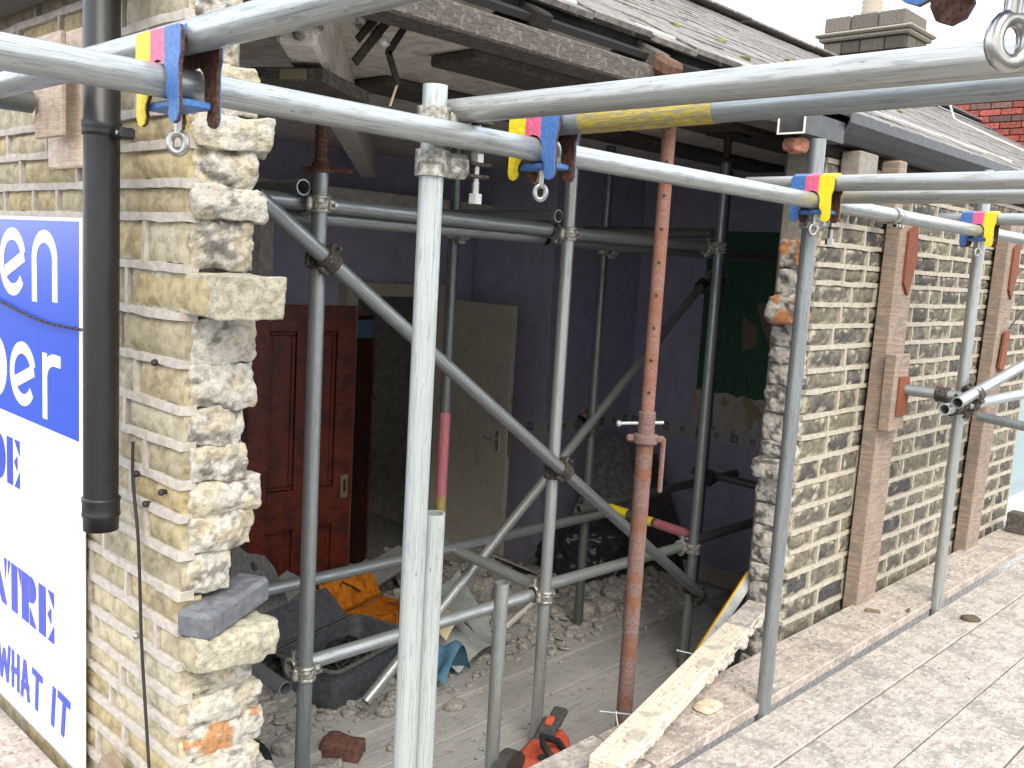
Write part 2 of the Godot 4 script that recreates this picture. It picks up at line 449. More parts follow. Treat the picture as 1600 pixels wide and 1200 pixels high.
	# roof
	M.slate = mat(Color.WHITE, 0.8, 0.0, paint(n_mid, [[0.15, Color(0.34, 0.33, 0.325)], [0.5, Color(0.45, 0.435, 0.425)], [0.85, Color(0.55, 0.535, 0.52)]], [[n_big, 0.56, 0.7, Color(0.56, 0.535, 0.5), 0.6], [n_spot, 0.7, 0.8, Color(0.4, 0.4, 0.33), 0.5], [n_fine, 0.72, 0.82, Color(0.72, 0.71, 0.68), 0.5]]), 0.5, r_mid, 0.5, true)
	M.slate.vertex_color_use_as_albedo = true
	M.moss = mat(lin(0.12, 0.14, 0.035), 1.0, 0.0, paint(n_fine, [[0.2, grey(0.5)], [0.8, grey(1.0)]]), 0.1, relief(n_fine, 8.0), 1.0)
	M.felt = mat(lin(0.02, 0.02, 0.02), 0.95)
	M.black_plastic = mat(lin(0.014, 0.015, 0.017), 0.4, 0.0, paint(n_fine, [[0.2, grey(0.85)], [0.8, grey(1.0)]], [[n_spot, 0.82, 0.88, Color(1, 1, 1), 0.6]]), 0.5, r_fine, 0.05)
	M.gutter = mat(lin(0.05, 0.054, 0.06), 0.5, 0.0, paint(n_mid, [[0.2, grey(0.8)], [0.8, grey(1.0)]], []), 0.5)
	M.black_rubber = mat(lin(0.02, 0.02, 0.02), 0.7)
	M.sign_white = mat(lin(0.82, 0.82, 0.83), 0.3)
	M.sign_blue = mat(lin(0.026, 0.085, 0.56), 0.28)
	M.letter_blue = mat(lin(0.04, 0.07, 0.5), 0.35)
	M.plate_white = mat(lin(0.78, 0.76, 0.72), 0.6)
	M.tub = mat(lin(0.085, 0.095, 0.115), 0.6, 0.0, paint(n_mid, [[0.2, grey(0.8)], [0.7, grey(1.0)]], [[n_fine, 0.66, 0.78, Color(1, 1, 1), 0.3]]), 0.4)
	M.tub_rim = mat(lin(0.2, 0.2, 0.205), 0.8, 0.0, M.dust.albedo_texture, 0.3)
	M.orange = mat(lin(0.62, 0.2, 0.012), 0.55, 0.0, paint(n_mid, [[0.2, grey(0.82)], [0.7, grey(1.0)]], [[n_big, 0.6, 0.72, Color(0.62, 0.56, 0.5), 0.6]]), 0.4)
	M.saw_red = mat(lin(0.6, 0.11, 0.06), 0.5, 0.0, paint(n_mid, [[0.2, grey(0.85)], [0.7, grey(1.0)]], [[n_fine, 0.58, 0.7, Color(0.82, 0.68, 0.62), 0.6]]), 0.2)
	M.saw_grey = mat(lin(0.14, 0.14, 0.145), 0.7, 0.0, M.dust.albedo_texture, 0.3)
	M.black_matt = mat(lin(0.018, 0.018, 0.02), 0.6)
	M.sheet_grey = mat(lin(0.42, 0.46, 0.47), 0.8, 0.0, paint(n_big, [[0.2, grey(0.85)], [0.7, grey(1.0)]], [[n_mid, 0.66, 0.78, grey(0.7), 0.5]]), 0.5)
	M.sheet_blue = mat(lin(0.075, 0.19, 0.3), 0.8, 0.0, M.sheet_grey.albedo_texture, 0.4)
	M.sheet_cream = mat(lin(0.55, 0.48, 0.31), 0.8, 0.0, M.sheet_grey.albedo_texture, 0.4)
	M.sheet_dusty = mat(lin(0.85, 0.84, 0.84), 0.95, 0.0, M.dust.albedo_texture, 0.6)
	M.sack = mat(lin(0.03, 0.034, 0.042), 0.35)
	M.purple_plastic = mat(lin(0.16, 0.14, 0.27), 0.45)
	M.grey_plastic = mat(lin(0.2, 0.2, 0.2), 0.75, 0.0, M.dust.albedo_texture, 0.5)
	M.dull_board = mat(lin(0.55, 0.545, 0.54), 0.9, 0.0, dusty, 0.7)
	M.straw = mat(lin(0.42, 0.24, 0.07), 0.9)
	M.yellow_edge = mat(lin(0.72, 0.42, 0.03), 0.6)
	M.lath = mat(lin(0.09, 0.08, 0.07), 0.95, 0.0, M.timber_old.albedo_texture, 0.3)
	M.lath_split = mat(lin(0.5, 0.38, 0.25), 0.9)
	M.brick = mat(Color.WHITE, 0.92, 0.0, paint(n_mid, [[0.2, grey(0.75)], [0.7, grey(1.0)]], [[n_fine, 0.68, 0.8, grey(0.55), 0.5]]), 0.4, r_fine, 0.4, true)
	M.brick.vertex_color_use_as_albedo = true
	M.lead = mat(lin(0.2, 0.22, 0.26), 0.6, 0.2)
	M.white_cable = mat(lin(0.7, 0.68, 0.65), 0.6)
	M.frame_white = mat(lin(0.78, 0.78, 0.77), 0.4)
	M.asphalt = mat(lin(0.13, 0.125, 0.12), 0.95, 0.0, paint(n_grit, [[0.2, grey(0.7)], [0.8, grey(1.0)]]), 1.5, null, 1.0, true)
	M.clay = mat(lin(0.5, 0.44, 0.36), 0.9)
	M.copper_orange = mat(lin(0.6, 0.09, 0.02), 0.5)
	var glass := StandardMaterial3D.new()
	glass.transparency = BaseMaterial3D.TRANSPARENCY_ALPHA
	glass.albedo_color = Color(0.75, 0.85, 0.88, 0.35)
	glass.roughness = 0.05
	M.glass = glass
	M.blind = mat(lin(0.5, 0.6, 0.62), 0.8)
	M.salmon = mat(lin(0.3, 0.16, 0.1), 0.9, 0.0, M.dust.albedo_texture, 0.2)


func vary(m: StandardMaterial3D, k: int) -> StandardMaterial3D:      # the same look, another stretch of the pattern
	var key := str(m.get_instance_id()) + "_" + str(k)
	if not M.has(key):
		var c: StandardMaterial3D = m.duplicate()
		c.uv1_offset = Vector3(0.37 * k, 0.61 * k, 0.23 * k)
		M[key] = c
	return M[key]


func wallpaper_border() -> ImageTexture:      # printed paper strip: pale ground, framed lilac squares, large and small in turn
	var im := Image.create(256, 96, false, Image.FORMAT_RGB8)
	im.fill(Color(0.72, 0.71, 0.72))
	for k in 32:
		im.fill_rect(Rect2i(k * 8, 0, 3, 96), Color(0.69, 0.68, 0.7))
	for s in [[64, 26], [192, 17]]:
		var c := Vector2i(s[0], 48)
		var h: int = s[1]
		im.fill_rect(Rect2i(c.x - h, c.y - h, 2 * h, 2 * h), Color(0.4, 0.38, 0.5))
		im.fill_rect(Rect2i(c.x - h + 4, c.y - h + 4, 2 * h - 8, 2 * h - 8), Color(0.5, 0.48, 0.58))
		im.fill_rect(Rect2i(c.x - h / 2, c.y - h / 2, h, h), Color(0.58, 0.56, 0.64))
		im.fill_rect(Rect2i(c.x - 3, c.y - 3, 6, 6), Color(0.74, 0.72, 0.76))
	im.fill_rect(Rect2i(0, 0, 256, 4), Color(0.6, 0.59, 0.62))
	im.fill_rect(Rect2i(0, 92, 256, 4), Color(0.6, 0.59, 0.62))
	return ImageTexture.create_from_image(im)


# ---------------------------------------------------------------- masonry
var fn := FastNoiseLite.new()


func nz(x: float, y: float, z: float) -> float:
	return fn.get_noise_3d(x * 100.0, y * 100.0, z * 100.0)


# one dressed stone: front face at local z = 0 pointing to +z, irregular outline, displaced face
func stone_mesh(w: float, h: float, d: float, sd: float, bump: float, c1: Color, c2: Color, nx: int, ny: int, smear := 0.0, cream := Color.WHITE) -> ArrayMesh:
	var b := mb()
	var g := []
	for j in ny + 1:
		var row := []
		for i in nx + 1:
			var u := float(i) / nx
			var v := float(j) / ny
			var x := (u - 0.5) * w
			var y := (v - 0.5) * h
			var edge := minf(minf(u, 1 - u) * w, minf(v, 1 - v) * h)
			var out := clampf(edge / 0.016, 0, 1)
			if edge < 0.0001:
				x += nz(sd + y, 3.1, x) * 0.007
				y += nz(x, sd + 7.7, y) * 0.006
			var z := bump * (nz(x * 0.35 + sd, y * 0.35, sd * 2.0) * 1.1 + nz(x * 0.9, y * 0.9 + sd, 5.0) * 0.45 + 0.25) * out - 0.006 * (1 - out) * (1 - out)
			var t := clampf(nz(x * 0.3 + sd * 3.0, y * 0.3, 1.5) * 1.4 + 0.5, 0, 1)
			var c := c1.lerp(c2, t)
			if smear > 0:
				var k := nz(x * 0.5 + 9.0, y * 0.5 + sd * 1.7, 2.2) * 0.9 + (1.0 - clampf(edge / 0.022, 0, 1)) * 0.55
				c = c.lerp(cream, smoothstep(0.62 - smear, 0.78 - smear, k))
			row.append([Vector3(x, y, z), c])
		g.append(row)
	b.round_()
	for j in ny:
		for i in nx:
			var a = g[j][i]
			var e = g[j][i + 1]
			var f = g[j + 1][i + 1]
			var k = g[j + 1][i]
			b.put(a[0], Vector2.ZERO, a[1]); b.put(f[0], Vector2.ZERO, f[1]); b.put(e[0], Vector2.ZERO, e[1])
			b.put(a[0], Vector2.ZERO, a[1]); b.put(k[0], Vector2.ZERO, k[1]); b.put(f[0], Vector2.ZERO, f[1])
	b.flat()
	var rim := []
	for i in nx: rim.append(g[0][i])
	for j in ny: rim.append(g[j][nx])
	for i in range(nx, 0, -1): rim.append(g[ny][i])
	for j in range(ny, 0, -1): rim.append(g[j][0])
	for k in rim.size():
		var p = rim[k]
		var q = rim[(k + 1) % rim.size()]
		var back := Vector3(0, 0, -d)
		var p2: Vector3 = Vector3(p[0].x, p[0].y, 0) + back
		var q2: Vector3 = Vector3(q[0].x, q[0].y, 0) + back
		b.put(p2, Vector2.ZERO, c1); b.put(q[0], Vector2.ZERO, q[1]); b.put(q2, Vector2.ZERO, c1)
		b.put(p2, Vector2.ZERO, c1); b.put(p[0], Vector2.ZERO, p[1]); b.put(q[0], Vector2.ZERO, q[1])
	return b.done()


# a broken lump: rounded box with a rough skin, patchy light and dark stone
func rock_mesh(s: Vector3, sd: float, n: int, rough: float, squareness: float, pale: Color, dark: Color, dark_share := 0.45, warm := Color(0, 0, 0, 0)) -> ArrayMesh:
	var b := mb()
	b.round_()
	for ax in 3:
		for sg in [-1.0, 1.0]:
			var g := []
			for j in n + 1:
				for i in n + 1:
					var p := Vector3.ZERO
					p[ax] = sg
					p[(ax + 1) % 3] = 2.0 * i / n - 1
					p[(ax + 2) % 3] = 2.0 * j / n - 1
					var ball := p.normalized() * 1.15
					var q := ball.lerp(p, squareness)
					var w := q * s * 0.5
					var k := nz(w.x * 0.22 + sd, w.y * 0.22 + sd * 2.0, w.z * 0.22) * 1.0 + nz(w.x * 0.6 + sd, w.y * 0.6, w.z * 0.6 + sd) * 0.5 + nz(w.x * 1.6, w.y * 1.6 + sd, w.z * 1.6) * 0.22
					w += q.normalized() * k * rough
					var m := nz(w.x * 0.4 + sd * 5.0, w.y * 0.5, w.z * 0.4 + sd) + 0.5 * nz(w.x * 1.2, w.y * 1.4, w.z * 1.2 + sd)
					var c := pale.lerp(dark, smoothstep(0.35 - dark_share * 0.7, 0.6 - dark_share * 0.7, m) * 0.9)
					if warm.a > 0:
						c = c.lerp(warm, smoothstep(0.05, 0.2, nz(w.x * 0.35, w.y * 0.3 + sd * 3.0, w.z * 0.35)) * warm.a)
					g.append([w, c])
			for j in n:
				for i in n:
					var q := [g[j * (n + 1) + i], g[j * (n + 1) + i + 1], g[(j + 1) * (n + 1) + i + 1], g[(j + 1) * (n + 1) + i]]
					if sg < 0: q.reverse()
					for k in [0, 2, 1, 0, 3, 2]:
						b.put(q[k][0], Vector2.ZERO, q[k][1])
	return b.done()


# raised pointing along a joint: a strip proud of the stones, with wavering edges
func ribbon(b: Builder, p: Vector3, q: Vector3, out: Vector3, up: Vector3, wide: float, proud: float, sd: float) -> void:
	var n := maxi(2, int(p.distance_to(q) / 0.03))
	var last := []
	b.round_()
	for k in n + 1:
		var t := float(k) / n
		var c := p.lerp(q, t)
		var sway := up * nz(sd, t * p.distance_to(q) * 0.12, 4.4) * 0.0035
		var wd := wide * (1 + nz(t * p.distance_to(q) * 0.5, sd, 8.8) * 0.35)
		var pr := proud + nz(t * 0.4, sd * 3.0, 6.6) * 0.003
		var ring := [c + sway + up * wd * 0.62 - out * 0.03, c + sway + up * wd * 0.5 + out * pr * 0.9, c + sway + out * pr, c + sway - up * wd * 0.5 + out * pr * 0.95, c + sway - up * wd * 0.62 - out * 0.03]
		if k == 0 or k == n:                        # close the ends
			var away := (p - q) if k == 0 else (q - p)
			for i in 3:
				b.flat()
				if (ring[i + 1] - ring[0]).cross(ring[i + 2] - ring[0]).dot(away) > 0: b.tri(ring[0], ring[i + 1], ring[i + 2])
				else: b.tri(ring[0], ring[i + 2], ring[i + 1])
		if last:
			for i in 4:
				b.st.set_smooth_group(-1 if i in [0, 3] else 0)
				b._edge(last[i], ring[i], ring[i + 1], last[i + 1], c - out * 0.2)
		last = ring
	b.flat()


const JOINTS_SIDE := [-1.62, -1.54, -1.46, -1.38, -1.30, -1.22, -1.14, -1.07, -1.0, -0.935, -0.86, -0.785, -0.71, -0.627, -0.55, -0.481, -0.404, -0.329, -0.24, -0.146, -0.052, 0.045, 0.111, 0.185, 0.251, 0.343, 0.42, 0.5, 0.58, 0.65]
const JOINTS_FRONT := [-1.68, -1.59, -1.5, -1.4, -1.303, -1.203, -1.104, -1.021, -0.925, -0.824, -0.727, -0.634, -0.549, -0.449, -0.365, -0.273, -0.187, -0.101, -0.016, 0.054, 0.135, 0.215, 0.295, 0.375, 0.45, 0.52]


func side_wall() -> void:
	var w := thing("stone_side_wall", "buff stone wall with raised pointing behind the blue and white sign", "wall", Vector3(SIDE, -1.62, -1.72))
	var core := mb()
	core.box(Vector3(0.075, 1.1, -1.74), Vector3(0.115, 2.28, 3.4), 0.01)
	obj("wall_core", core.done(), M.mortar_bed, w)
	var mort := mb(Transform3D(Basis(), -w.position))
	var out := Vector3(-1, 0, 0)
	var buff := [Color(0.49, 0.43, 0.285), Color(0.42, 0.39, 0.3), Color(0.52, 0.48, 0.38), Color(0.47, 0.4, 0.26), Color(0.5, 0.48, 0.41), Color(0.45, 0.4, 0.29)]
	var grime := Color(0.21, 0.19, 0.155)
	for r in JOINTS_SIDE.size() - 1:
		var lo: float = JOINTS_SIDE[r]
		var hi: float = JOINTS_SIDE[r + 1]
		ribbon(mort, Vector3(SIDE, lo, -1.727), Vector3(SIDE, lo, -3.4), out, Vector3.UP, 0.017, 0.006, r * 3.3)
		if r in [10, 19]: pass
		var z := -1.726 + (0.115 if r == 19 else 0.06 if r == 10 else 0.0)
		while z > -3.3:
			var l := rng.randf_range(0.15, 0.36)
			if r == 19 and z > -1.7: l = 0.36
			if z - l < -3.3: l = z + 3.4
			var hgt := hi - lo - 0.016
			var near := z > -2.9
			var c1: Color = buff[rng.randi() % buff.size()]
			var m := stone_mesh(l - 0.014, hgt, 0.05, rng.randf() * 40.0, 0.005, c1, c1.lerp(grime, rng.randf_range(0.05, 0.8) * (1.0 if rng.randf() < 0.6 else 0.2)), 12 if near else 6, 5 if near else 3, 0.1 if rng.randf() < 0.3 else 0.0, Color(0.5, 0.47, 0.4))
			var s := obj("stone", m, M.stone, w)
			s.position = Vector3(0.0, (lo + hi) / 2 + 1.62, z - l / 2 + 1.72)
			s.rotation.y = -PI / 2
			z -= l
			ribbon(mort, Vector3(SIDE, lo + 0.006, z), Vector3(SIDE, hi - 0.006, z), out, Vector3(0, 0, 1), 0.013, 0.005, r * 7.1 + z)
	obj("mortar_pointing", mort.done(), M.mortar, w)
	# the broken end: rough stone butts and through-stones, course by course [low joint, high joint, reach in x, forward in z]
	var pale := Color(0.56, 0.54, 0.48)
	var dark := Color(0.17, 0.16, 0.145)
	var k := 0
	var ends := [[0.5, 0.58, 0.99, 0.0], [0.42, 0.5, 0.985, 0.0], [0.343, 0.42, 0.98, 0.0], [0.251, 0.343, 1.03, 0.0], [0.185, 0.251, 1.06, 0.012], [0.111, 0.185, 1.02, 0.0], [0.045, 0.111, 1.045, 0.008], [-0.052, 0.045, 1.03, -0.005], [-0.24, -0.146, 1.03, 0.0], [-0.329, -0.24, 1.035, 0.0], [-0.404, -0.329, 1.012, 0.0], [-0.481, -0.404, 1.018, 0.006], [-0.55, -0.481, 1.05, 0.0], [-0.627, -0.55, 1.04, 0.0], [-0.71, -0.627, 0.985, -0.006], [-0.935, -0.86, 1.05, -0.01], [-1.0, -0.935, 1.06, 0.006], [-1.07, -1.0, 1.07, 0.0], [-1.14, -1.07, 1.05, 0.03], [-1.22, -1.14, 1.1, 0.03], [-1.3, -1.22, 1.12, 0.02]]
	for e in ends:
		var sz := Vector3(e[2] - SIDE - 0.006, e[1] - e[0] + 0.006, 0.2)
		var o := obj("broken_stone", rock_mesh(sz, k * 3.7 + 1.0, 20, 0.015, 0.72, pale, dark, [0.18, 0.4, 0.28, 0.46][k % 4], Color(0.5, 0.26, 0.12) if e[0] == -1.07 else Color(Color(0.52, 0.45, 0.3), 0.6)), M.rock, w)
		o.position = Vector3(SIDE + sz.x / 2 + 0.012, (e[0] + e[1]) / 2, FRONT - 0.098 + e[3]) - w.position
		k += 1
	# two through-stones that stick out further than the rest
	for t in [[Vector3(0.952, -0.1, -1.775), Vector3(0.142, 0.083, 0.36), 0.94, 61.0], [Vector3(0.978, -0.822, -1.755), Vector3(0.19, 0.078, 0.2), 0.78, 33.0]]:
		var o := obj("through_stone", rock_mesh(t[1], t[3], 18, 0.006 if t[3] > 50 else 0.012, t[2], Color(0.52, 0.49, 0.39), Color(0.38, 0.34, 0.26), 0.35), M.rock, w)
		o.position = t[0] - w.position


func front_wall() -> void:
	var w := thing("stone_front_wall", "sooty dark stone wall with cream pointing, right of the opening", "wall", Vector3(3.47, -1.68, FRONT))
	var core := mb()
	core.box(Vector3(1.41, 1.09, -0.1), Vector3(2.8, 2.2, 0.16), 0.01)
	obj("wall_core", core.done(), M.mortar_bed, w)
	var back := mb()
	back.box(Vector3(1.43, 1.09, -0.19), Vector3(2.72, 2.2, 0.012), 0.001)
	obj("inner_plaster", back.done(), M.lilac, w)
	var mort := mb(Transform3D(Basis(), -w.position))
	var out := Vector3(0, 0, 1)
	var tones := [Color(0.12, 0.11, 0.092), Color(0.155, 0.14, 0.11), Color(0.095, 0.09, 0.082), Color(0.19, 0.17, 0.125), Color(0.07, 0.069, 0.07), Color(0.14, 0.13, 0.108)]
	var cream := Color(0.52, 0.475, 0.36)
	for r in JOINTS_FRONT.size() - 1:
		var lo: float = JOINTS_FRONT[r]
		var hi: float = JOINTS_FRONT[r + 1]
		var x := 3.462 + rng.randf_range(0.0, 0.016)
		ribbon(mort, Vector3(x - 0.004, lo, FRONT), Vector3(6.3, lo, FRONT), out, Vector3.UP, 0.019, 0.007, r * 2.9 + 50)
		while x < 6.28:
			var l := rng.randf_range(0.15, 0.34)
			if x + l > 6.2: l = 6.3 - x
			var c1: Color = tones[rng.randi() % tones.size()]
			var m := stone_mesh(l - 0.016, hi - lo - 0.019, 0.05, rng.randf() * 40.0 + 60.0, 0.014, c1, c1.lerp(cream, rng.randf_range(0.0, 0.3)), 12, 6, 0.1 + rng.randf() * 0.2, cream)
			var s := obj("stone", m, M.stone_dark, w)
			s.position = Vector3(x + l / 2, (lo + hi) / 2, FRONT) - w.position
			x += l
			ribbon(mort, Vector3(x, lo + 0.008, FRONT), Vector3(x, hi - 0.008, FRONT), out, Vector3(1, 0, 0), 0.015, 0.007, r * 5.1 + x)
	obj("mortar_pointing", mort.done(), M.mortar_cream, w)
	var pale := Color(0.55, 0.525, 0.48)
	var dark := Color(0.09, 0.085, 0.08)
	var y := -1.68
	var k := 0
	while y < 0.1:
		var h := rng.randf_range(0.06, 0.12)
		var reach := rng.randf_range(0.012, 0.035)
		if k in [9, 16]: reach = 0.085
		var sz := Vector3(reach + 0.05, h, 0.15)
		var o := obj("broken_stone", rock_mesh(sz, k * 2.9 + 90.0, 12, 0.012, 0.7, pale, dark, 0.5, Color(Color(0.55, 0.24, 0.1), 1.0) if k in [16, 18] else Color(0, 0, 0, 0)), M.rock, w)
		o.position = Vector3(3.47 - reach + sz.x / 2, y + h / 2, -1.805) - w.position
		y += h
		k += 1


# ---------------------------------------------------------------- sky, sun, camera, ground
func light_and_camera() -> void:
	var cam := Camera3D.new()
	cam.name = "camera"
	cam.rotation_order = EULER_ORDER_YXZ
	cam.rotation_degrees = Vector3(-7.4209, -46.3456, 3.3375)
	cam.fov = rad_to_deg(2.0 * atan(600.0 / 1478.65))
	cam.near = 0.05
	cam.far = 400.0
	add_child(cam)
	cam.current = true
	var sky_look := ProceduralSkyMaterial.new()
	sky_look.sky_top_color = Color(0.86, 0.9, 0.96)
	sky_look.sky_horizon_color = Color(0.98, 0.985, 1.0)
	sky_look.sky_curve = 0.3
	sky_look.ground_bottom_color = Color(0.45, 0.44, 0.43)
	sky_look.ground_horizon_color = Color(0.75, 0.75, 0.75)
	sky_look.sun_angle_max = 1.0
	var sky := Sky.new()
	sky.sky_material = sky_look
	var env := Environment.new()
	env.background_mode = Environment.BG_SKY
	env.sky = sky
	env.background_energy_multiplier = 1.0
	env.tonemap_mode = Environment.TONE_MAPPER_LINEAR
	env.tonemap_exposure = 3.2
	env.sdfgi_enabled = true
	env.ssao_enabled = true
	env.ssil_enabled = true
	var we := WorldEnvironment.new()
	we.name = "world_environment"
	we.environment = env
	add_child(we)
	var sun := DirectionalLight3D.new()
	sun.name = "sun_through_cloud"
	sun.light_energy = 0.45
	sun.light_color = Color(1.0, 0.97, 0.92)
	sun.light_angular_distance = 40.0
	sun.shadow_enabled = true
	add_child(sun)
	sun.look_at_from_position(Vector3(-2.6, 4.6, 4.0), Vector3.ZERO)


func ground() -> void:
	var b := mb()
	b.quad(Vector3(-150, -4.3, 150), Vector3(150, -4.3, 150), Vector3(150, -4.3, -150), Vector3(-150, -4.3, -150))
	struct("ground", b.done(), M.asphalt)


# ---------------------------------------------------------------- the room behind the opening
func slab(called: String, label: String, category: String, c: Vector3, s: Vector3, m: Material) -> MeshInstance3D:
	var b := mb()
	b.box(Vector3(0, s.y / 2, 0), s, 0.002)
	var o := obj(called, b.done(), m)
	o.position = c - Vector3(0, s.y / 2, 0)
	tag(o, label, category)
	return o


func border_strip(p: Vector3, q: Vector3, out: Vector3, parent: Node3D) -> void:
	var b := mb(Transform3D(Basis(), -parent.position))
	var l := p.distance_to(q)
	var h := Vector3(0, 0.115, 0)
	var o := out * 0.003
	b.quad_uv(p + o, q + o, q + o + h, p + o + h, Vector2(0, 1), Vector2(l / 0.3, 1), Vector2(l / 0.3, 0), Vector2(0, 0))
	b.quad(p + h + o, q + h + o, q + h, p + h)
	b.quad(p, q, q + o, p + o)
	obj("wallpaper_border", b.done(), M.border, parent)


func room() -> void:
	var b := mb()
	b.box(Vector3(3.5, ROOM - 0.1, -4.2), Vector3(5.6, 0.2, 5.0), 0.005)
	struct("floor", b.done(), M.dust)
	b = mb()
	b.box(Vector3(3.55, CEIL + 0.04, -3.62), Vector3(5.1, 0.08, 3.5), 0.004)
	struct("ceiling", b.done(), M.plaster)
	# ceiling of the passage beyond the doorway
	b = mb()
	b.box(Vector3(4.2, 0.35, -6.2), Vector3(2.6, 0.1, 2.2), 0.004)
	struct("passage_ceiling", b.done(), M.plaster)
	var wl := thing("lilac_door_wall", "lilac wall over the doorway at the back of the room", "wall", Vector3(1.03, ROOM, -5.35))
	for s in [[1.03, 3.86, ROOM, CEIL], [4.68, 5.05, ROOM, CEIL], [3.86, 4.68, -0.3, CEIL]]:
		b = mb(Transform3D(Basis(), -wl.position))
		b.box(Vector3((s[0] + s[1]) / 2, (s[2] + s[3]) / 2, -5.35), Vector3(s[1] - s[0], s[3] - s[2], 0.1), 0.001)
		obj("wall_panel", b.done(), M.lilac, wl)
	var ret := slab("lilac_return_wall", "short lilac wall end right of the open cream door", "wall", Vector3(5.1, (ROOM + CEIL) / 2, -4.94), Vector3(0.1, CEIL - ROOM, 0.714), M.lilac)
	border_strip(Vector3(5.05, -1.25, -5.28), Vector3(5.05, -1.25, -4.48), Vector3(-1, 0, 0), ret)
	var bk := slab("lilac_back_wall", "lilac wall with squared border in the far corner of the room", "wall", Vector3(5.6, (ROOM + CEIL) / 2, -4.53), Vector3(1.1, CEIL - ROOM, 0.1), M.lilac)
	border_strip(Vector3(5.05, -1.25, -4.48), Vector3(6.05, -1.25, -4.48), Vector3(0, 0, 1), bk)
	var pt := slab("lilac_partition_wall", "lilac partition wall with a torn green patch of wallpaper", "wall", Vector3(6.1, (ROOM + CEIL) / 2, -3.17), Vector3(0.1, CEIL - ROOM, 2.6), M.lilac)
	border_strip(Vector3(6.05, -1.25, -4.48), Vector3(6.05, -1.25, -1.9), Vector3(-1, 0, 0), pt)
	# older decoration laid bare: green paper, torn cream lining, a tan scar
	var face := frame(Vector3(6.048, 0, 0), Vector3(0, 0, 1), Vector3.UP)    # local x = z, local z points to -x
	face.origin -= pt.position
	b = mb(face)
	b.prism(PackedVector2Array([Vector2(-3.86, -0.9), Vector2(-3.86, 0.3), Vector2(-3.16, 0.3), Vector2(-3.17, -0.2), Vector2(-3.19, -0.93), Vector2(-3.4, -0.88), Vector2(-3.62, -0.92)]), 0.0, 0.003)
	obj("green_wallpaper", b.done(), M.green, pt)
	b = mb(face)
	var rag := PackedVector2Array()
	for k in 22:
		rag.append(Vector2(lerpf(-3.87, -3.18, k / 21.0), -1.155 + 0.03 * nz(k * 0.02, 2.0, 1.0) + (0.14 if k in [2, 17] else 0.07 if k in [3, 14, 18] else 0.0)))
	for k in 16:
		rag.append(Vector2(lerpf(-3.18, -3.88, k / 15.0), -0.88 + 0.03 * nz(k * 0.03, 5.0, 1.0)))
	b.prism(rag, 0.003, 0.006)
	obj("torn_lining_paper", b.done(), M.torn, pt)
	b = mb(face)
	b.prism(PackedVector2Array([Vector2(-3.42, -0.2), Vector2(-3.34, -0.19), Vector2(-3.24, -0.27), Vector2(-3.18, -0.4), Vector2(-3.19, -0.62), Vector2(-3.27, -0.53), Vector2(-3.36, -0.36)]), 0.003, 0.006)
	obj("tan_scar", b.done(), M.tan, pt)
	b = mb(face)
	b.prism(PackedVector2Array([Vector2(-3.52, -0.3), Vector2(-3.4, -0.36), Vector2(-3.39, -0.5), Vector2(-3.5, -0.55)]), 0.003, 0.005)
	obj("tan_scar", b.done(), M.tan, pt)
	b = mb(Transform3D(Basis(), -pt.position))
	b.box(Vector3(6.03, ROOM + 0.06, -3.17), Vector3(0.04, 0.12, 2.5), 0.004)
	obj("skirting_board", b.done(), M.gloss_white, pt)
	# passage beyond the doorway
	slab("passage_wall", "pale passage wall seen through the doorway", "wall", Vector3(5.2, -0.98, -6.2), Vector3(0.1, 2.66, 1.96), M.plaster)
	slab("passage_end_wall", "dim wall closing the passage beyond the doorway", "wall", Vector3(4.1, -0.98, -7.2), Vector3(2.4, 2.66, 0.1), M.plaster)
	slab("passage_side_wall", "dark side wall of the passage, hidden behind the brown door", "wall", Vector3(3.2, -0.98, -6.2), Vector3(0.1, 2.66, 1.96), M.plaster)
	b = mb()
	b.box(Vector3(4.2, ROOM - 0.1, -7.0), Vector3(2.6, 0.19, 1.2), 0.005)
	struct("passage_floor", b.done(), M.dust)
	# door frame
	var fr := thing("door_frame", "cream painted door frame in the lilac back wall", "door frame", Vector3(4.27, ROOM, -5.28))
	for s in [[-0.41, 0.0, 0.09, 2.05, "jamb"], [0.41, 0.0, 0.09, 2.05, "jamb"], [0.0, 2.0, 0.92, 0.095, "lintel"]]:
		b = mb()
		b.box(Vector3(s[0], s[1] + s[3] / 2 + (0.002 if s[4] == "lintel" else -0.002), 0.0), Vector3(s[2], s[3], 0.16 if s[4] == "jamb" else 0.165), 0.006)
		obj(s[4], b.done(), M.gloss_cream, fr)
	# open cream door, hinged on the right jamb
	var d := thing("cream_flush_door", "plain cream door standing open, lever handle at its free edge", "door", Vector3(4.765, ROOM, -5.27))
	b = mb()
	b.box(Vector3(0, 1.0, 0.36), Vector3(0.04, 1.98, 0.72), 0.003)
	obj("leaf", b.done(), M.gloss_cream, d)
	b = mb()
	b.box(Vector3(0, 1.0, 0.7215), Vector3(0.036, 1.976, 0.003), 0.001)
	obj("edge_lipping", b.done(), M.gloss_white, d)
	var hd := mb()
	hd.box(Vector3(-0.026, 1.02, 0.64), Vector3(0.008, 0.14, 0.04), 0.003)
	var plate := obj("handle_plate", hd.done(), M.chrome, d)
	hd = mb()
	hd.sweep([Vector3(-0.028, 1.04, 0.64), Vector3(-0.06, 1.04, 0.64), Vector3(-0.065, 1.04, 0.63), Vector3(-0.066, 1.035, 0.56), Vector3(-0.066, 1.045, 0.53)], 0.008)
	obj("lever", hd.done(), M.chrome, plate)
	hd = mb()
	hd.box(Vector3(0.0, 1.02, 0.7235), Vector3(0.022, 0.2, 0.002), 0.0005)
	obj("latch_plate", hd.done(), M.brass, d)
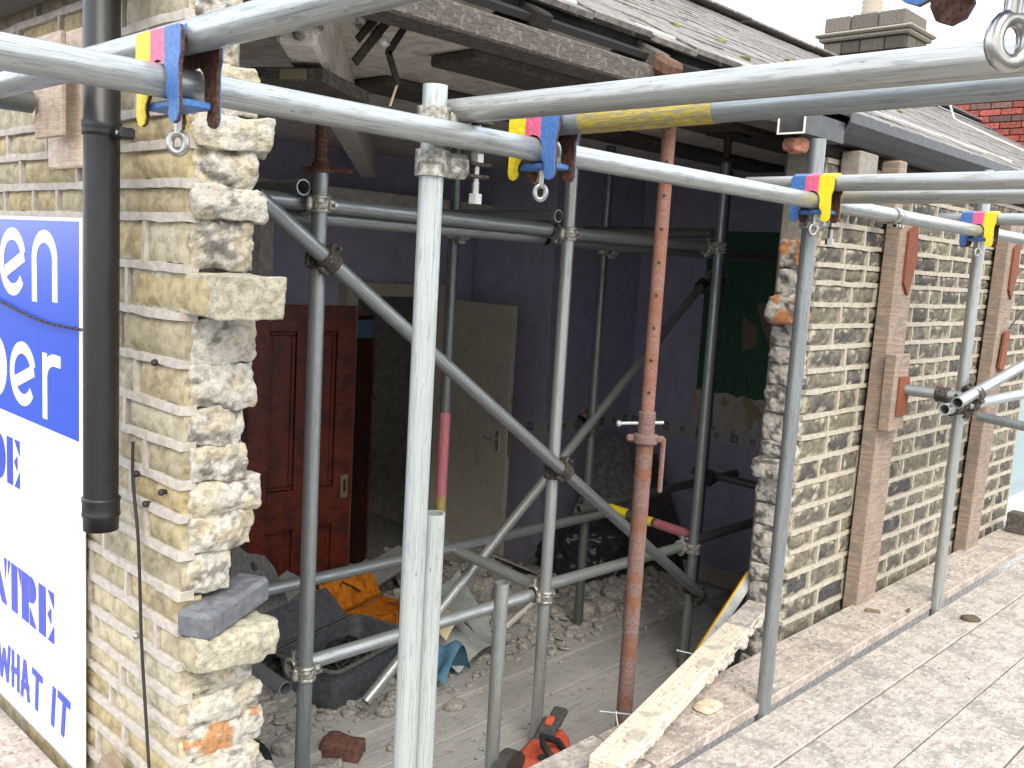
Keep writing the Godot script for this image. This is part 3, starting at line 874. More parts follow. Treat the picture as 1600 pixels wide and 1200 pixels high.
	# brown panelled door
	var br := thing("brown_panelled_door", "mahogany brown four-panelled door leaning against the back of the room", "door", Vector3(2.57, -2.3, -4.36))
	br.rotation.y = -0.07 * 0 - 0.1
	var w := 0.64
	for s in [[0.06, 1.0, 0.12, 2.0], [w - 0.06, 1.0, 0.12, 2.0]]:
		b = mb()
		b.box(Vector3(s[0], s[1], 0.0), Vector3(s[2], s[3], 0.045), 0.003)
		obj("stile", b.done(), M.mahogany, br)
	for s in [[0.1, 0.2], [0.88, 0.22], [1.93, 0.14]]:
		b = mb()
		b.box(Vector3(w / 2, s[0], -0.0008), Vector3(w - 0.24, s[1], 0.0435), 0.001)
		obj("rail", b.done(), M.mahogany, br)
	for s in [[0.485, 0.57], [1.425, 0.87]]:
		b = mb()
		b.box(Vector3(w / 2, s[0], -0.0005), Vector3(0.09, s[1], 0.0442), 0.001)
		obj("muntin", b.done(), M.mahogany, br)
		for sx in [-1.0, 1.0]:
			var pc := Vector3(w / 2 + sx * 0.1225, s[0], -0.012)
			b = mb()
			b.box(pc, Vector3(0.155, s[1], 0.02), 0.001)
			var pn := obj("panel", b.done(), M.mahogany, br)
			b = mb()
			for e in [[0, 1], [0, -1], [1, 1], [1, -1]]:
				var hx: float = 0.0775 - 0.012
				var hy: float = s[1] / 2 - 0.012
				if e[0] == 0: b.box(pc + Vector3(0, e[1] * hy, 0.014), Vector3(0.15, 0.024, 0.03 if e[1] < 0 else 0.02), 0.008)
				else: b.box(pc + Vector3(e[1] * hx, 0, 0.013), Vector3(0.024, s[1] - 0.05, 0.018), 0.006)
			obj("panel_moulding", b.done(), M.mahogany, pn)
	b = mb()
	b.box(Vector3(w - 0.05, 0.98, 0.025), Vector3(0.045, 0.13, 0.006), 0.002)
	var lk := obj("lock_plate", b.done(), M.brass, br)
	b = mb()
	b.box(Vector3(w - 0.05, 0.985, 0.0295), Vector3(0.016, 0.07, 0.003), 0.001)
	obj("keyhole", b.done(), M.black_matt, lk)
	# dark door in the passage, blue panel above it
	var dk := thing("dark_passage_door", "very dark brown door with blue panel above, seen inside the doorway", "door", Vector3(3.98, ROOM, -5.5))
	b = mb()
	b.box(Vector3(0.06, 0.84, 0), Vector3(0.42, 1.68, 0.04), 0.003)
	obj("leaf", b.done(), M.mahogany_dark, dk)
	b = mb()
	b.box(Vector3(0.281, 0.84, 0.002), Vector3(0.02, 1.68, 0.05), 0.003)
	obj("edge_strip", b.done(), M.mahogany, dk)
	b = mb()
	b.box(Vector3(0.06, 1.75, 0.0), Vector3(0.42, 0.13, 0.03), 0.002)
	obj("blue_panel", b.done(), M.blue_gloss, dk)
	b = mb()
	b.box(Vector3(0.06, 1.83, 0.0), Vector3(0.44, 0.028, 0.045), 0.003)
	obj("head_rail", b.done(), M.mahogany_dark, dk)
	# boxed plaster beam that comes in diagonally from the building's corner, broken at its near end
	var dir := Vector3(0.64, 0, -0.77)
	var bm := thing("plastered_beam", "pale plastered ceiling beam with a ragged broken end", "beam", Vector3(1.285, 0.49, -2.0))
	var x := frame(Vector3.ZERO, dir, Vector3.UP)
	b = mb(x)
	b.box(Vector3(2.05, 0.09, 0), Vector3(4.0, 0.19, 0.1), 0.012)
	obj("beam_casing", b.done(), M.plaster_white, bm)
	for k in 12:
		var o := obj("plaster_lump", rock_mesh(Vector3(0.04, 0.04, 0.04) * rng.randf_range(0.6, 1.4), k * 4.1, 7, 0.012, 0.4, Color(0.66, 0.63, 0.58), Color(0.2, 0.185, 0.17), 0.45), M.rock, bm)
		o.position = x * Vector3(0.05 + rng.randf_range(-0.02, 0.025), rng.randf_range(0.0, 0.17), rng.randf_range(-0.05, 0.055))
	b = mb(x)
	b.box(Vector3(0.03, 0.1, 0.0), Vector3(0.2, 0.07, 0.06), 0.006)
	obj("bare_timber_end", b.done(), M.timber_black, bm)
	# snapped laths and plaster keys hanging from the torn ceiling edge
	for s in [["short dark snapped lath pointing left below the wall plate", [Vector3(1.5, 0.59, -1.95), Vector3(1.434, 0.512, -1.95)], 0.011, ""], ["dark snapped lath hanging slantwise in the middle of three", [Vector3(1.53, 0.59, -1.94), Vector3(1.428, 0.458, -1.95)], 0.013, ""], ["long crooked snapped lath with a pale split tip", [Vector3(1.59, 0.59, -1.95), Vector3(1.527, 0.497, -1.95), Vector3(1.56, 0.429, -1.95)], 0.011, "tip"]]:
		var o := thing("broken_lath", s[0], "lath", s[1][0], "snapped ceiling laths")
		var pts: Array = s[1]
		b = mb(Transform3D(Basis(), -pts[0]))
		for k in pts.size() - 1:
			b.xf = Transform3D(Basis(), -pts[0]) * along(pts[k], pts[k + 1])
			b.box(Vector3(0, pts[k].distance_to(pts[k + 1]) / 2, 0), Vector3(s[2] * 1.7, pts[k].distance_to(pts[k + 1]) + 0.01, s[2] * 0.7), 0.002)
		obj("lath_strip", b.done(), M.lath, o)
		if s[3]:
			b = mb(Transform3D(Basis(), -pts[0]) * along(pts[-1], pts[-1] + Vector3(-0.025, -0.07, 0)))
			b.box(Vector3(0, 0.03, 0), Vector3(0.006, 0.07, 0.004), 0.001)
			obj("split_tip", b.done(), M.lath_split, o)
	for k in 5:
		var o := obj("plaster_fragment", rock_mesh(Vector3(0.05, 0.03, 0.03) * rng.randf_range(0.6, 1.2), k * 7.7 + 3, 8, 0.012, 0.3, Color(0.7, 0.68, 0.64), Color(0.25, 0.23, 0.2), 0.35), M.rock)
		o.position = [Vector3(1.4, 0.585, -1.99), Vector3(1.47, 0.55, -1.97), Vector3(1.52, 0.52, -1.955), Vector3(1.435, 0.56, -1.96), Vector3(1.565, 0.58, -1.955)][k]
		tag(o, ["flat plaster fragment highest beside the broken beam end", "plaster fragment wedged between the two left laths", "small plaster key stuck on the crooked lath", "plaster scrap just left of the short snapped lath", "plaster scrap at the root of the crooked lath"][k], "plaster", "plaster scraps under the wall plate")


# ---------------------------------------------------------------- roof
const PITCH := 0.527


func roof_y(z: float) -> float:
	return 0.655 + PITCH * (-1.75 - z)


func roof() -> void:
	var rf := thing("slate_roof", "weathered grey slate roof with its eaves torn open above the room", "roof", Vector3(1.0, 0.585, -1.62))
	var slope := Vector3(0, PITCH, -1).normalized()
	var b := mb(Transform3D(Basis(), -rf.position))
	# felt and boards under the slates, and the far slope
	var z0 := -1.8
	var z1 := -4.2
	b.xf = Transform3D(Basis(), -rf.position) * frame(Vector3(6.7, roof_y((z0 + z1) / 2) - 0.045, (z0 + z1) / 2), Vector3.RIGHT, slope)
	b.box(Vector3.ZERO, Vector3(11.6, 2.4 * 1.135, 0.02), 0.001)
	obj("roof_boarding", b.done(), M.felt, rf)
	b = mb(Transform3D(Basis(), -rf.position) * frame(Vector3(6.7, roof_y(-4.2) - 0.75, -5.45), Vector3.RIGHT, Vector3(0, PITCH, 1).normalized()))
	b.box(Vector3.ZERO, Vector3(11.6, 3.0, 0.03), 0.001)
	obj("rear_slope", b.done(), M.felt, rf)
	b = mb(Transform3D(Basis(), -rf.position))
	for k in 22:                                  # ridge tiles
		b.xf = Transform3D(Basis(), -rf.position + Vector3(0.9 + k * 0.53 + 0.26, roof_y(-4.2) + 0.01 + nz(k, 1, 1) * 0.02, -4.2)) * Transform3D(Basis(Vector3.BACK, PI / 2), Vector3.ZERO)
		b.box(Vector3(0.01, 0, 0.06), Vector3(0.02, 0.52, 0.16), 0.004)
		b.box(Vector3(0.008, 0, -0.06), Vector3(0.02, 0.518, 0.16), 0.004)
	obj("ridge_tiles", b.done(), M.slate, rf)
	var rest := mb()
	var parts := 0
	var up := slope
	var row := 0
	var z := -1.62
	while z > -4.15:
		var x := 0.95 + rng.randf_range(0, 0.2)
		while x < 12.4:
			var w := rng.randf_range(0.17, 0.3)
			var gone := row == 0 and x < 3.2
			if row == 1 and x < 1.35: gone = true
			if not gone:
				var tone := rng.randf_range(0.78, 1.08)
				var slip := rng.randf_range(-0.012, 0.012)
				var tilt := rng.randf_range(0.0, 0.004)
				if row == 1 and x < 2.9:
					slip = rng.randf_range(-0.05, 0.01)
					tilt = rng.randf_range(0.0, 0.016)
				var at := Vector3(x + w / 2, roof_y(z) + 0.004 + tilt + rng.randf_range(0.0, 0.004), z) - up * slip
				var xf := frame(at, Vector3.RIGHT, (up + Vector3(0, -0.018, 0)).normalized())
				xf = xf * Transform3D(Basis(Vector3(0, 0, 1), rng.randf_range(-0.012, 0.012)), Vector3.ZERO)
				var big := x < 5.4 and row < 13 and parts < 298
				var t := mb() if big else rest
				t.xf = Transform3D() if big else Transform3D(Basis(), -rf.position) * xf
				t.col = Color(tone, tone * rng.randf_range(0.97, 1.0), tone * rng.randf_range(0.94, 1.0))
				var l := 0.27
				var ragged := PackedVector2Array([Vector2(-w / 2 + 0.003, l), Vector2(-w / 2 + 0.002, 0.004)])
				for k in 4:
					ragged.append(Vector2(lerpf(-w / 2 + 0.01, w / 2 - 0.01, k / 3.0), rng.randf_range(-0.004, 0.003)))
				ragged.append_array([Vector2(w / 2 - 0.002, 0.005), Vector2(w / 2 - 0.003, l)])
				t.prism(ragged, 0.0, 0.016)
				if big:
					var o := obj("slate", t.done(), M.slate, rf)
					o.transform = Transform3D(xf.basis, xf.origin - rf.position)
					parts += 1
			x += w
		row += 1
		z -= rng.randf_range(0.115, 0.15)
	var far := obj("slate_field", rest.done(), M.slate, rf)
	far.set_meta("kind", "stuff")
	for p in [[3.15, -2.25], [3.55, -2.3], [4.6, -2.55], [3.3, -2.02], [5.2, -2.2], [4.1, -2.9], [5.9, -2.6]]:
		var o := obj("moss_cushion", rock_mesh(Vector3(0.07, 0.03, 0.05) * rng.randf_range(0.5, 1.1), p[0] * 7, 6, 0.01, 0.2, Color(0.2, 0.24, 0.07), Color(0.07, 0.08, 0.03), 0.5), M.stone, rf)
		o.position = Vector3(p[0], roof_y(p[1]) + 0.02, p[1]) - rf.position
	# wall plate over the opening
	var pl := mb(Transform3D(Basis(), Vector3.ZERO))
	pl.box(Vector3(1.2, 0.033, 0), Vector3(2.4, 0.066, 0.11), 0.006)
	var plate := obj("wall_plate", pl.done(), M.timber_old)
	plate.position = Vector3(1.02, 0.538, -1.815)
	tag(plate, "long grey weathered timber laid over the top of the opening", "beam")
	# rafters
	for r in [[1.35, -1.79, "sawn rafter end just right of the pale broken beam", false], [1.9, -1.775, "blunt grey rafter end jutting over the wall plate", false], [2.42, -1.76, "broken rafter with a rusty orange end near the red prop", true], [2.95, -1.8, "dark rafter behind the top of the red prop", false]]:
		var l := 1.6
		var o := thing("rafter", r[2], "rafter", Vector3(r[0], roof_y(r[1]) - 0.052, r[1]), "rafters over the opening")
		b = mb(frame(Vector3.ZERO, slope, Vector3(0, 1, PITCH).normalized()))
		b.box(Vector3(l / 2, 0, 0), Vector3(l, 0.07, 0.055), 0.006)
		obj("rafter_timber", b.done(), M.timber_black if not r[3] else M.timber_old, o)
		if r[3]:
			b = mb(frame(Vector3.ZERO, slope, Vector3(0, 1, PITCH).normalized()))
			b.box(Vector3(-0.02, 0.003, 0), Vector3(0.07, 0.055, 0.09), 0.014)
			obj("rotten_end", b.done(), M.salmon, o)
	# batten under the loosened slates
	var bt := mb()
	bt.box(Vector3(0.9, 0, 0), Vector3(1.8, 0.025, 0.04), 0.003)
	var bo := obj("slate_batten", bt.done(), M.timber_black)
	bo.position = Vector3(1.15, roof_y(-1.86) - 0.03, -1.86)
	tag(bo, "thin dark batten under the loosened lowest slates", "batten")
	eaves()


func gutter_profile(w: float, h: float) -> Array:
	return [Vector2(0, h), Vector2(0, 0.012), Vector2(0.012, 0), Vector2(w * 0.55, 0), Vector2(w * 0.8, h * 0.28), Vector2(w, h * 0.62), Vector2(w, h), Vector2(w - 0.006, h), Vector2(w - 0.006, h * 0.64), Vector2(w * 0.78, h * 0.32), Vector2(w * 0.53, 0.005), Vector2(0.014, 0.005), Vector2(0.005, 0.014), Vector2(0.005, h)]


func eaves() -> void:
	# front gutter, cut off at its left end; local x = +z outward
	var g := thing("front_gutter", "black rain gutter cut off short beneath the slate eaves", "gutter", Vector3(3.36, 0.505, -1.7))
	var poly := PackedVector2Array(gutter_profile(0.11, 0.1))
	var b := mb(frame(Vector3.ZERO, Vector3(0, 0, 1), Vector3.UP))
	b.prism(poly, -3.9, 0.0)
	obj("trough", b.done(), M.gutter, g)
	for k in 4:
		b = mb()
		b.box(Vector3(0.35 + k * 0.9, 0.096, 0.055), Vector3(0.02, 0.005, 0.112), 0.001)
		obj("gutter_strap", b.done(), M.coupler_pale, g)
	var s := thing("old_gutter_stub", "broken end of an older square gutter with a bright cut rim", "gutter", Vector3(3.06, 0.49, -1.71))
	b = mb(frame(Vector3.ZERO, Vector3(0, 0, 1), Vector3.UP))
	b.prism(PackedVector2Array([Vector2(0, 0.1), Vector2(0, 0), Vector2(0.1, 0), Vector2(0.1, 0.075), Vector2(0.094, 0.075), Vector2(0.094, 0.006), Vector2(0.006, 0.006), Vector2(0.006, 0.1)]), -0.3, 0.0)
	obj("trough", b.done(), M.gutter, s)
	b = mb(frame(Vector3.ZERO, Vector3(0, 0, 1), Vector3.UP))
	b.prism(PackedVector2Array([Vector2(-0.002, 0.104), Vector2(-0.002, -0.002), Vector2(0.102, -0.002), Vector2(0.102, 0.077), Vector2(0.096, 0.077), Vector2(0.096, 0.004), Vector2(0.004, 0.004), Vector2(0.004, 0.104)]), 0.001, 0.004)
	obj("cut_rim", b.done(), M.plate_white, s)
	var sm := obj("salmon_lump", rock_mesh(Vector3(0.09, 0.05, 0.06), 12.0, 8, 0.012, 0.5, Color(0.5, 0.24, 0.17), Color(0.2, 0.1, 0.07), 0.3), M.stone, s)
	sm.position = Vector3(0.07, -0.03, 0.03)
	# fascia board behind the gutter
	b = mb()
	b.box(Vector3(1.95, 0, 0), Vector3(3.9, 0.13, 0.02), 0.002)
	var f := obj("fascia_board", b.done(), M.timber_black)
	f.position = Vector3(3.3, 0.53, -1.716)
	tag(f, "dark fascia board behind the black front gutter", "fascia")
	# stub posts of stone and timber under the eaves
	for p in [[3.9, 0.07, M.timber, "short brown timber post under the gutter by the wall top", 0.25], [3.62, 0.16, M.mortar_bed, "dark stone pad under the gutter beside the scaffold standard", 0.2]]:
		b = mb()
		b.box(Vector3(0, p[4] / 2, 0), Vector3(p[1], p[4], 0.08), 0.006)
		var o := obj("eaves_post", b.done(), p[2])
		o.position = Vector3(p[0], 0.49 - p[4], -1.64 if p[1] < 0.1 else -1.66)
		tag(o, p[3], "post")
	# eaves of the side wall: soffit and gutter, black
	var e := thing("side_gutter", "black gutter and soffit along the top of the signed side wall", "gutter", Vector3(0.86, 0.52, -1.9))
	b = mb(frame(Vector3.ZERO, Vector3(-1, 0, 0), Vector3.UP))
	b.prism(PackedVector2Array(gutter_profile(0.12, 0.1)), -0.1, 3.2)
	obj("trough", b.done(), M.gutter, e)
	b = mb()
	b.box(Vector3(0.03, 0.13, -1.5), Vector3(0.3, 0.02, 3.4), 0.002)
	obj("soffit", b.done(), M.timber_black, e)
	# hip slope over the side wall so that no sky shows through
	b = mb()
	b.prism(PackedVector2Array([Vector2(0, 0), Vector2(1.6, 0.86), Vector2(1.6, 0.83), Vector2(0.0, -0.03)]), -5.3, -2.0)
	var h := obj("side_roof_slope", b.done(), M.felt, self)
	h.position = Vector3(0.74, 0.7, 0)
	tag(h, "dark underside of the roof over the side wall", "roof")


# ---------------------------------------------------------------- scaffold
func tube(p: Vector3, q: Vector3, m: Material, label: String, group := "galvanised scaffold tubes") -> MeshInstance3D:
	var l := p.distance_to(q)
	var b := mb()
	b.pipe(l, R, R - 0.004, 24, 0.0, maxi(1, int(l / 0.5)))
	var o := obj("scaffold_tube", b.done(), m)
	o.transform = along(p, q) * Transform3D(Basis(Vector3.UP, rng.randf() * TAU), Vector3.ZERO)
	tag(o, label, "tube", group)
	return o


func paint_band(t: MeshInstance3D, from: float, to: float, m: Material) -> void:
	var b := mb()
	b.pipe(to - from, R + 0.0006, R + 0.0002, 24, from)
	obj("paint_band", b.done(), m, t)


var sleeve: ArrayMesh
var bolt: ArrayMesh
var nut: ArrayMesh
var swivel: ArrayMesh
var lugs: ArrayMesh
var hinge: ArrayMesh


func hex(b: Builder, r: float, y0: float, y1: float) -> void:
	var p := PackedVector2Array()
	for k in 6: p.append(Vector2(cos(TAU * k / 6), sin(TAU * k / 6)) * r)
	var keep := b.xf
	b.xf = keep * Transform3D(Basis(Vector3.RIGHT, -PI / 2), Vector3.ZERO)
	b.prism(p, y0, y1)
	b.xf = keep


func coupler_parts() -> void:
	var b := mb()                                  # a band round a tube that runs along local y
	b.pipe(0.05, R + 0.0075, R + 0.0006, 22, -0.025)
	b.lathe([Vector2(R + 0.0075, -0.025), Vector2(R + 0.0105, -0.023), Vector2(R + 0.0105, -0.016), Vector2(R + 0.0075, -0.013)], 22)
	b.lathe([Vector2(R + 0.0075, 0.013), Vector2(R + 0.0105, 0.016), Vector2(R + 0.0105, 0.023), Vector2(R + 0.0075, 0.025)], 22)
	sleeve = b.done()
	b = mb()                                       # clamping lug and hinge on either side of the band
	b.box(Vector3(R + 0.016, 0, 0.0), Vector3(0.03, 0.034, 0.022), 0.005)
	lugs = b.done()
	b = mb()
	b.box(Vector3(-R - 0.012, 0, 0.0), Vector3(0.02, 0.04, 0.018), 0.005)
	hinge = b.done()
	b = mb(Transform3D(Basis(Vector3.RIGHT, PI / 2), Vector3(R + 0.021, 0, 0)))
	b.pipe(0.062, 0.006, 0.0, 10, -0.024)
	for k in 5:
		b.pipe(0.002, 0.0068, 0.0, 10, 0.022 + k * 0.0034)
	bolt = b.done()
	b = mb(Transform3D(Basis(Vector3.RIGHT, PI / 2), Vector3(R + 0.021, 0, 0)))
	hex(b, 0.0135, 0.013, 0.026)
	b.pipe(0.002, 0.015, 0.0, 14, 0.012)
	nut = b.done()
	b = mb()
	b.box(Vector3(0, 0, 0.027), Vector3(0.04, 0.042, 0.02), 0.006)
	swivel = b.done()


# joins tube a (direction da through pa) to tube b crossing it on the side of pb
func coupler(pa: Vector3, da: Vector3, pb: Vector3, db: Vector3, m: Material, label: String, flip := false, group := "scaffold couplers") -> Node3D:
	var c := thing("scaffold_coupler", label, "coupler", pa, group)
	var across := (pb - pa)
	across = (across - da.normalized() * across.dot(da.normalized())).normalized()
	for e in 2:
		var d: Vector3 = (da if e == 0 else db).normalized()
		var n := across if e == 0 else -across
		n = (n - d * n.dot(d)).normalized()
		var x := d.cross(n) * (-1.0 if flip else 1.0)
		var f := Transform3D(Basis(x, d * (-1.0 if flip else 1.0), n), Vector3.ZERO if e == 0 else pb - pa)
		var hf := obj("clamp_band", sleeve, m, c)
		hf.transform = f
		obj("clamp_lug", lugs, m, hf)
		obj("hinge", hinge, m, hf)
		obj("bolt", bolt, M.zinc if m != M.coupler_dark else M.coupler_dark, hf)
		obj("nut", nut, M.zinc if m != M.coupler_dark else M.coupler_dark, hf)
		if e == 0:
			var sw := obj("centre_block", swivel, m, c)
			sw.transform = f
	return c


# cast double coupler body as on the outer standards: two hefty saddles side by side
func saddle_block(p: Vector3, towards: Vector3, label: String, m: Material) -> Node3D:
	var c := thing("cast_coupler", label, "coupler", p, "cast couplers on the outer standards")
	var f := frame(Vector3.ZERO, towards, Vector3.UP)
	var b := mb(f)
	b.pipe(0.05, R + 0.009, R + 0.0008, 22, -0.025)
	obj("saddle", b.done(), m, c)
	b = mb(f)
	b.box(Vector3(0.05, 0, 0.0), Vector3(0.062, 0.048, 0.05), 0.011)
	obj("saddle_arm", b.done(), m, c)
	b = mb(f * Transform3D(Basis(), Vector3(0.098, 0, 0.014)))
	b.pipe(0.07, 0.0065, 0.0, 12, -0.058)
	for k in 5: b.pipe(0.003, 0.008, 0.0, 12, -0.05 + k * 0.005)
	obj("bolt", b.done(), M.zinc, c)
	b = mb(f * Transform3D(Basis(), Vector3(0.098, -0.058, 0.014)))
	hex(b, 0.0145, -0.012, 0.008)
	obj("nut", b.done(), M.zinc, c)
	b = mb(f)
	b.box(Vector3(0.1, 0.008, 0.012), Vector3(0.05, 0.007, 0.036), 0.002)
	obj("upper_flap", b.done(), M.coupler_dark, c)
	b = mb(f)
	b.box(Vector3(0.098, -0.016, 0.012), Vector3(0.046, 0.007, 0.034), 0.002)
	obj("lower_flap", b.done(), M.coupler_dark, c)
	return c


# fork clamp that hangs a transom (along z) over the ledger (along x): two forked plates, strap, wedge bar and eye bolt
func fork_clamp(p: Vector3, front: Material, back: Material, front_name: String, back_name: String, label: String) -> void:
	var c := thing("fork_clamp", label, "clamp", p, "painted fork clamps")
	var jaw := PackedVector2Array([Vector2(0.022, 0.072), Vector2(0.064, 0.072), Vector2(0.07, 0.064), Vector2(0.07, 0.032), Vector2(0.064, 0.016), Vector2(0.066, -0.05), Vector2(0.061, -0.06), Vector2(0.051, -0.064), Vector2(0.041, -0.06), Vector2(0.036, -0.05), Vector2(0.039, -0.04), Vector2(0.037, -0.032), Vector2(0.0285, -0.02), Vector2(0.0292, 0.0), Vector2(0.0268, 0.012), Vector2(0.022, 0.0195)])
	var mid := PackedVector2Array([Vector2(-0.022, 0.072), Vector2(0.022, 0.072), Vector2(0.022, 0.0195), Vector2(0.012, 0.0265), Vector2(0.0, 0.0292), Vector2(-0.012, 0.0265), Vector2(-0.022, 0.0195)])
	var mirror := PackedVector2Array()
	for v in jaw: mirror.append(Vector2(-v.x, v.y))
	for sx in [-1.0, 1.0]:
		var f := frame(Vector3(sx * 0.029, 0, 0), Vector3(0, 0, 1), Vector3.UP)    # local x = z, local z = -x
		var b := mb(f)
		b.prism(jaw, -0.0025, 0.0025)
		b.prism(mid, -0.0025, 0.0025)
		b.prism(mirror, -0.0025, 0.0025)
		obj("fork_plate", b.done(), M.rust, c)
		var z0 := 0.0027 if sx < 0 else -0.0047
		for s in [[jaw, front, front_name], [mid, M.pink, "pink_face"], [mirror, back, back_name]]:
			b = mb(f)
			b.prism(s[0], z0, z0 + 0.002)
			obj(s[2], b.done(), s[1], c)
	# strap over the transom, in three painted widths
	for s in [[0.022, 0.068, front, front_name], [-0.022, 0.022, M.pink, "pink_face"], [-0.068, -0.022, back, back_name]]:
		var b := mb(Transform3D(Basis(), Vector3(0, 0.0503, 0)))
		var arc := []
		for k in 13:
			var a := PI * k / 12
			arc.append(Vector2(cos(a), sin(a)))
		b.round_()
		for k in 12:
			for rr in [[R + 0.0085, 1], [R + 0.0015, 0]]:
				var u: Vector2 = arc[k] * rr[0]
				var v: Vector2 = arc[k + 1] * rr[0]
				if rr[1]: b.quad(Vector3(u.x, u.y, s[1]), Vector3(u.x, u.y, s[0]), Vector3(v.x, v.y, s[0]), Vector3(v.x, v.y, s[1]))
				else: b.quad(Vector3(u.x, u.y, s[0]), Vector3(u.x, u.y, s[1]), Vector3(v.x, v.y, s[1]), Vector3(v.x, v.y, s[0]))
		b.flat()
		for k in 12:
			for e in 2:
				var zz: float = s[e]
				var u0: Vector2 = arc[k] * (R + 0.0015)
				var v0: Vector2 = arc[k + 1] * (R + 0.0015)
				var u1: Vector2 = arc[k] * (R + 0.0085)
				var v1: Vector2 = arc[k + 1] * (R + 0.0085)
				if e: b.quad(Vector3(u0.x, u0.y, zz), Vector3(u1.x, u1.y, zz), Vector3(v1.x, v1.y, zz), Vector3(v0.x, v0.y, zz))
				else: b.quad(Vector3(v0.x, v0.y, zz), Vector3(v1.x, v1.y, zz), Vector3(u1.x, u1.y, zz), Vector3(u0.x, u0.y, zz))
		obj(s[3], b.done(), s[2], c)
	var b := mb()
	b.box(Vector3(0, -0.0335, 0), Vector3(0.05, 0.012, 0.112), 0.003)
	obj("wedge_bar", b.done(), back if back == M.blue else front, c)
	b = mb()
	b.pipe(0.03, 0.0065, 0.0, 12, -0.07)
	var eb := obj("eye_bolt", b.done(), M.zinc, c)
	b = mb(Transform3D(Basis(Vector3.UP, -0.7), Vector3(0, -0.086, 0)))
	b.torus(Vector3.ZERO, 0.0115, 0.0145, 0.0062)
	obj("eye", b.done(), M.zinc, eb)


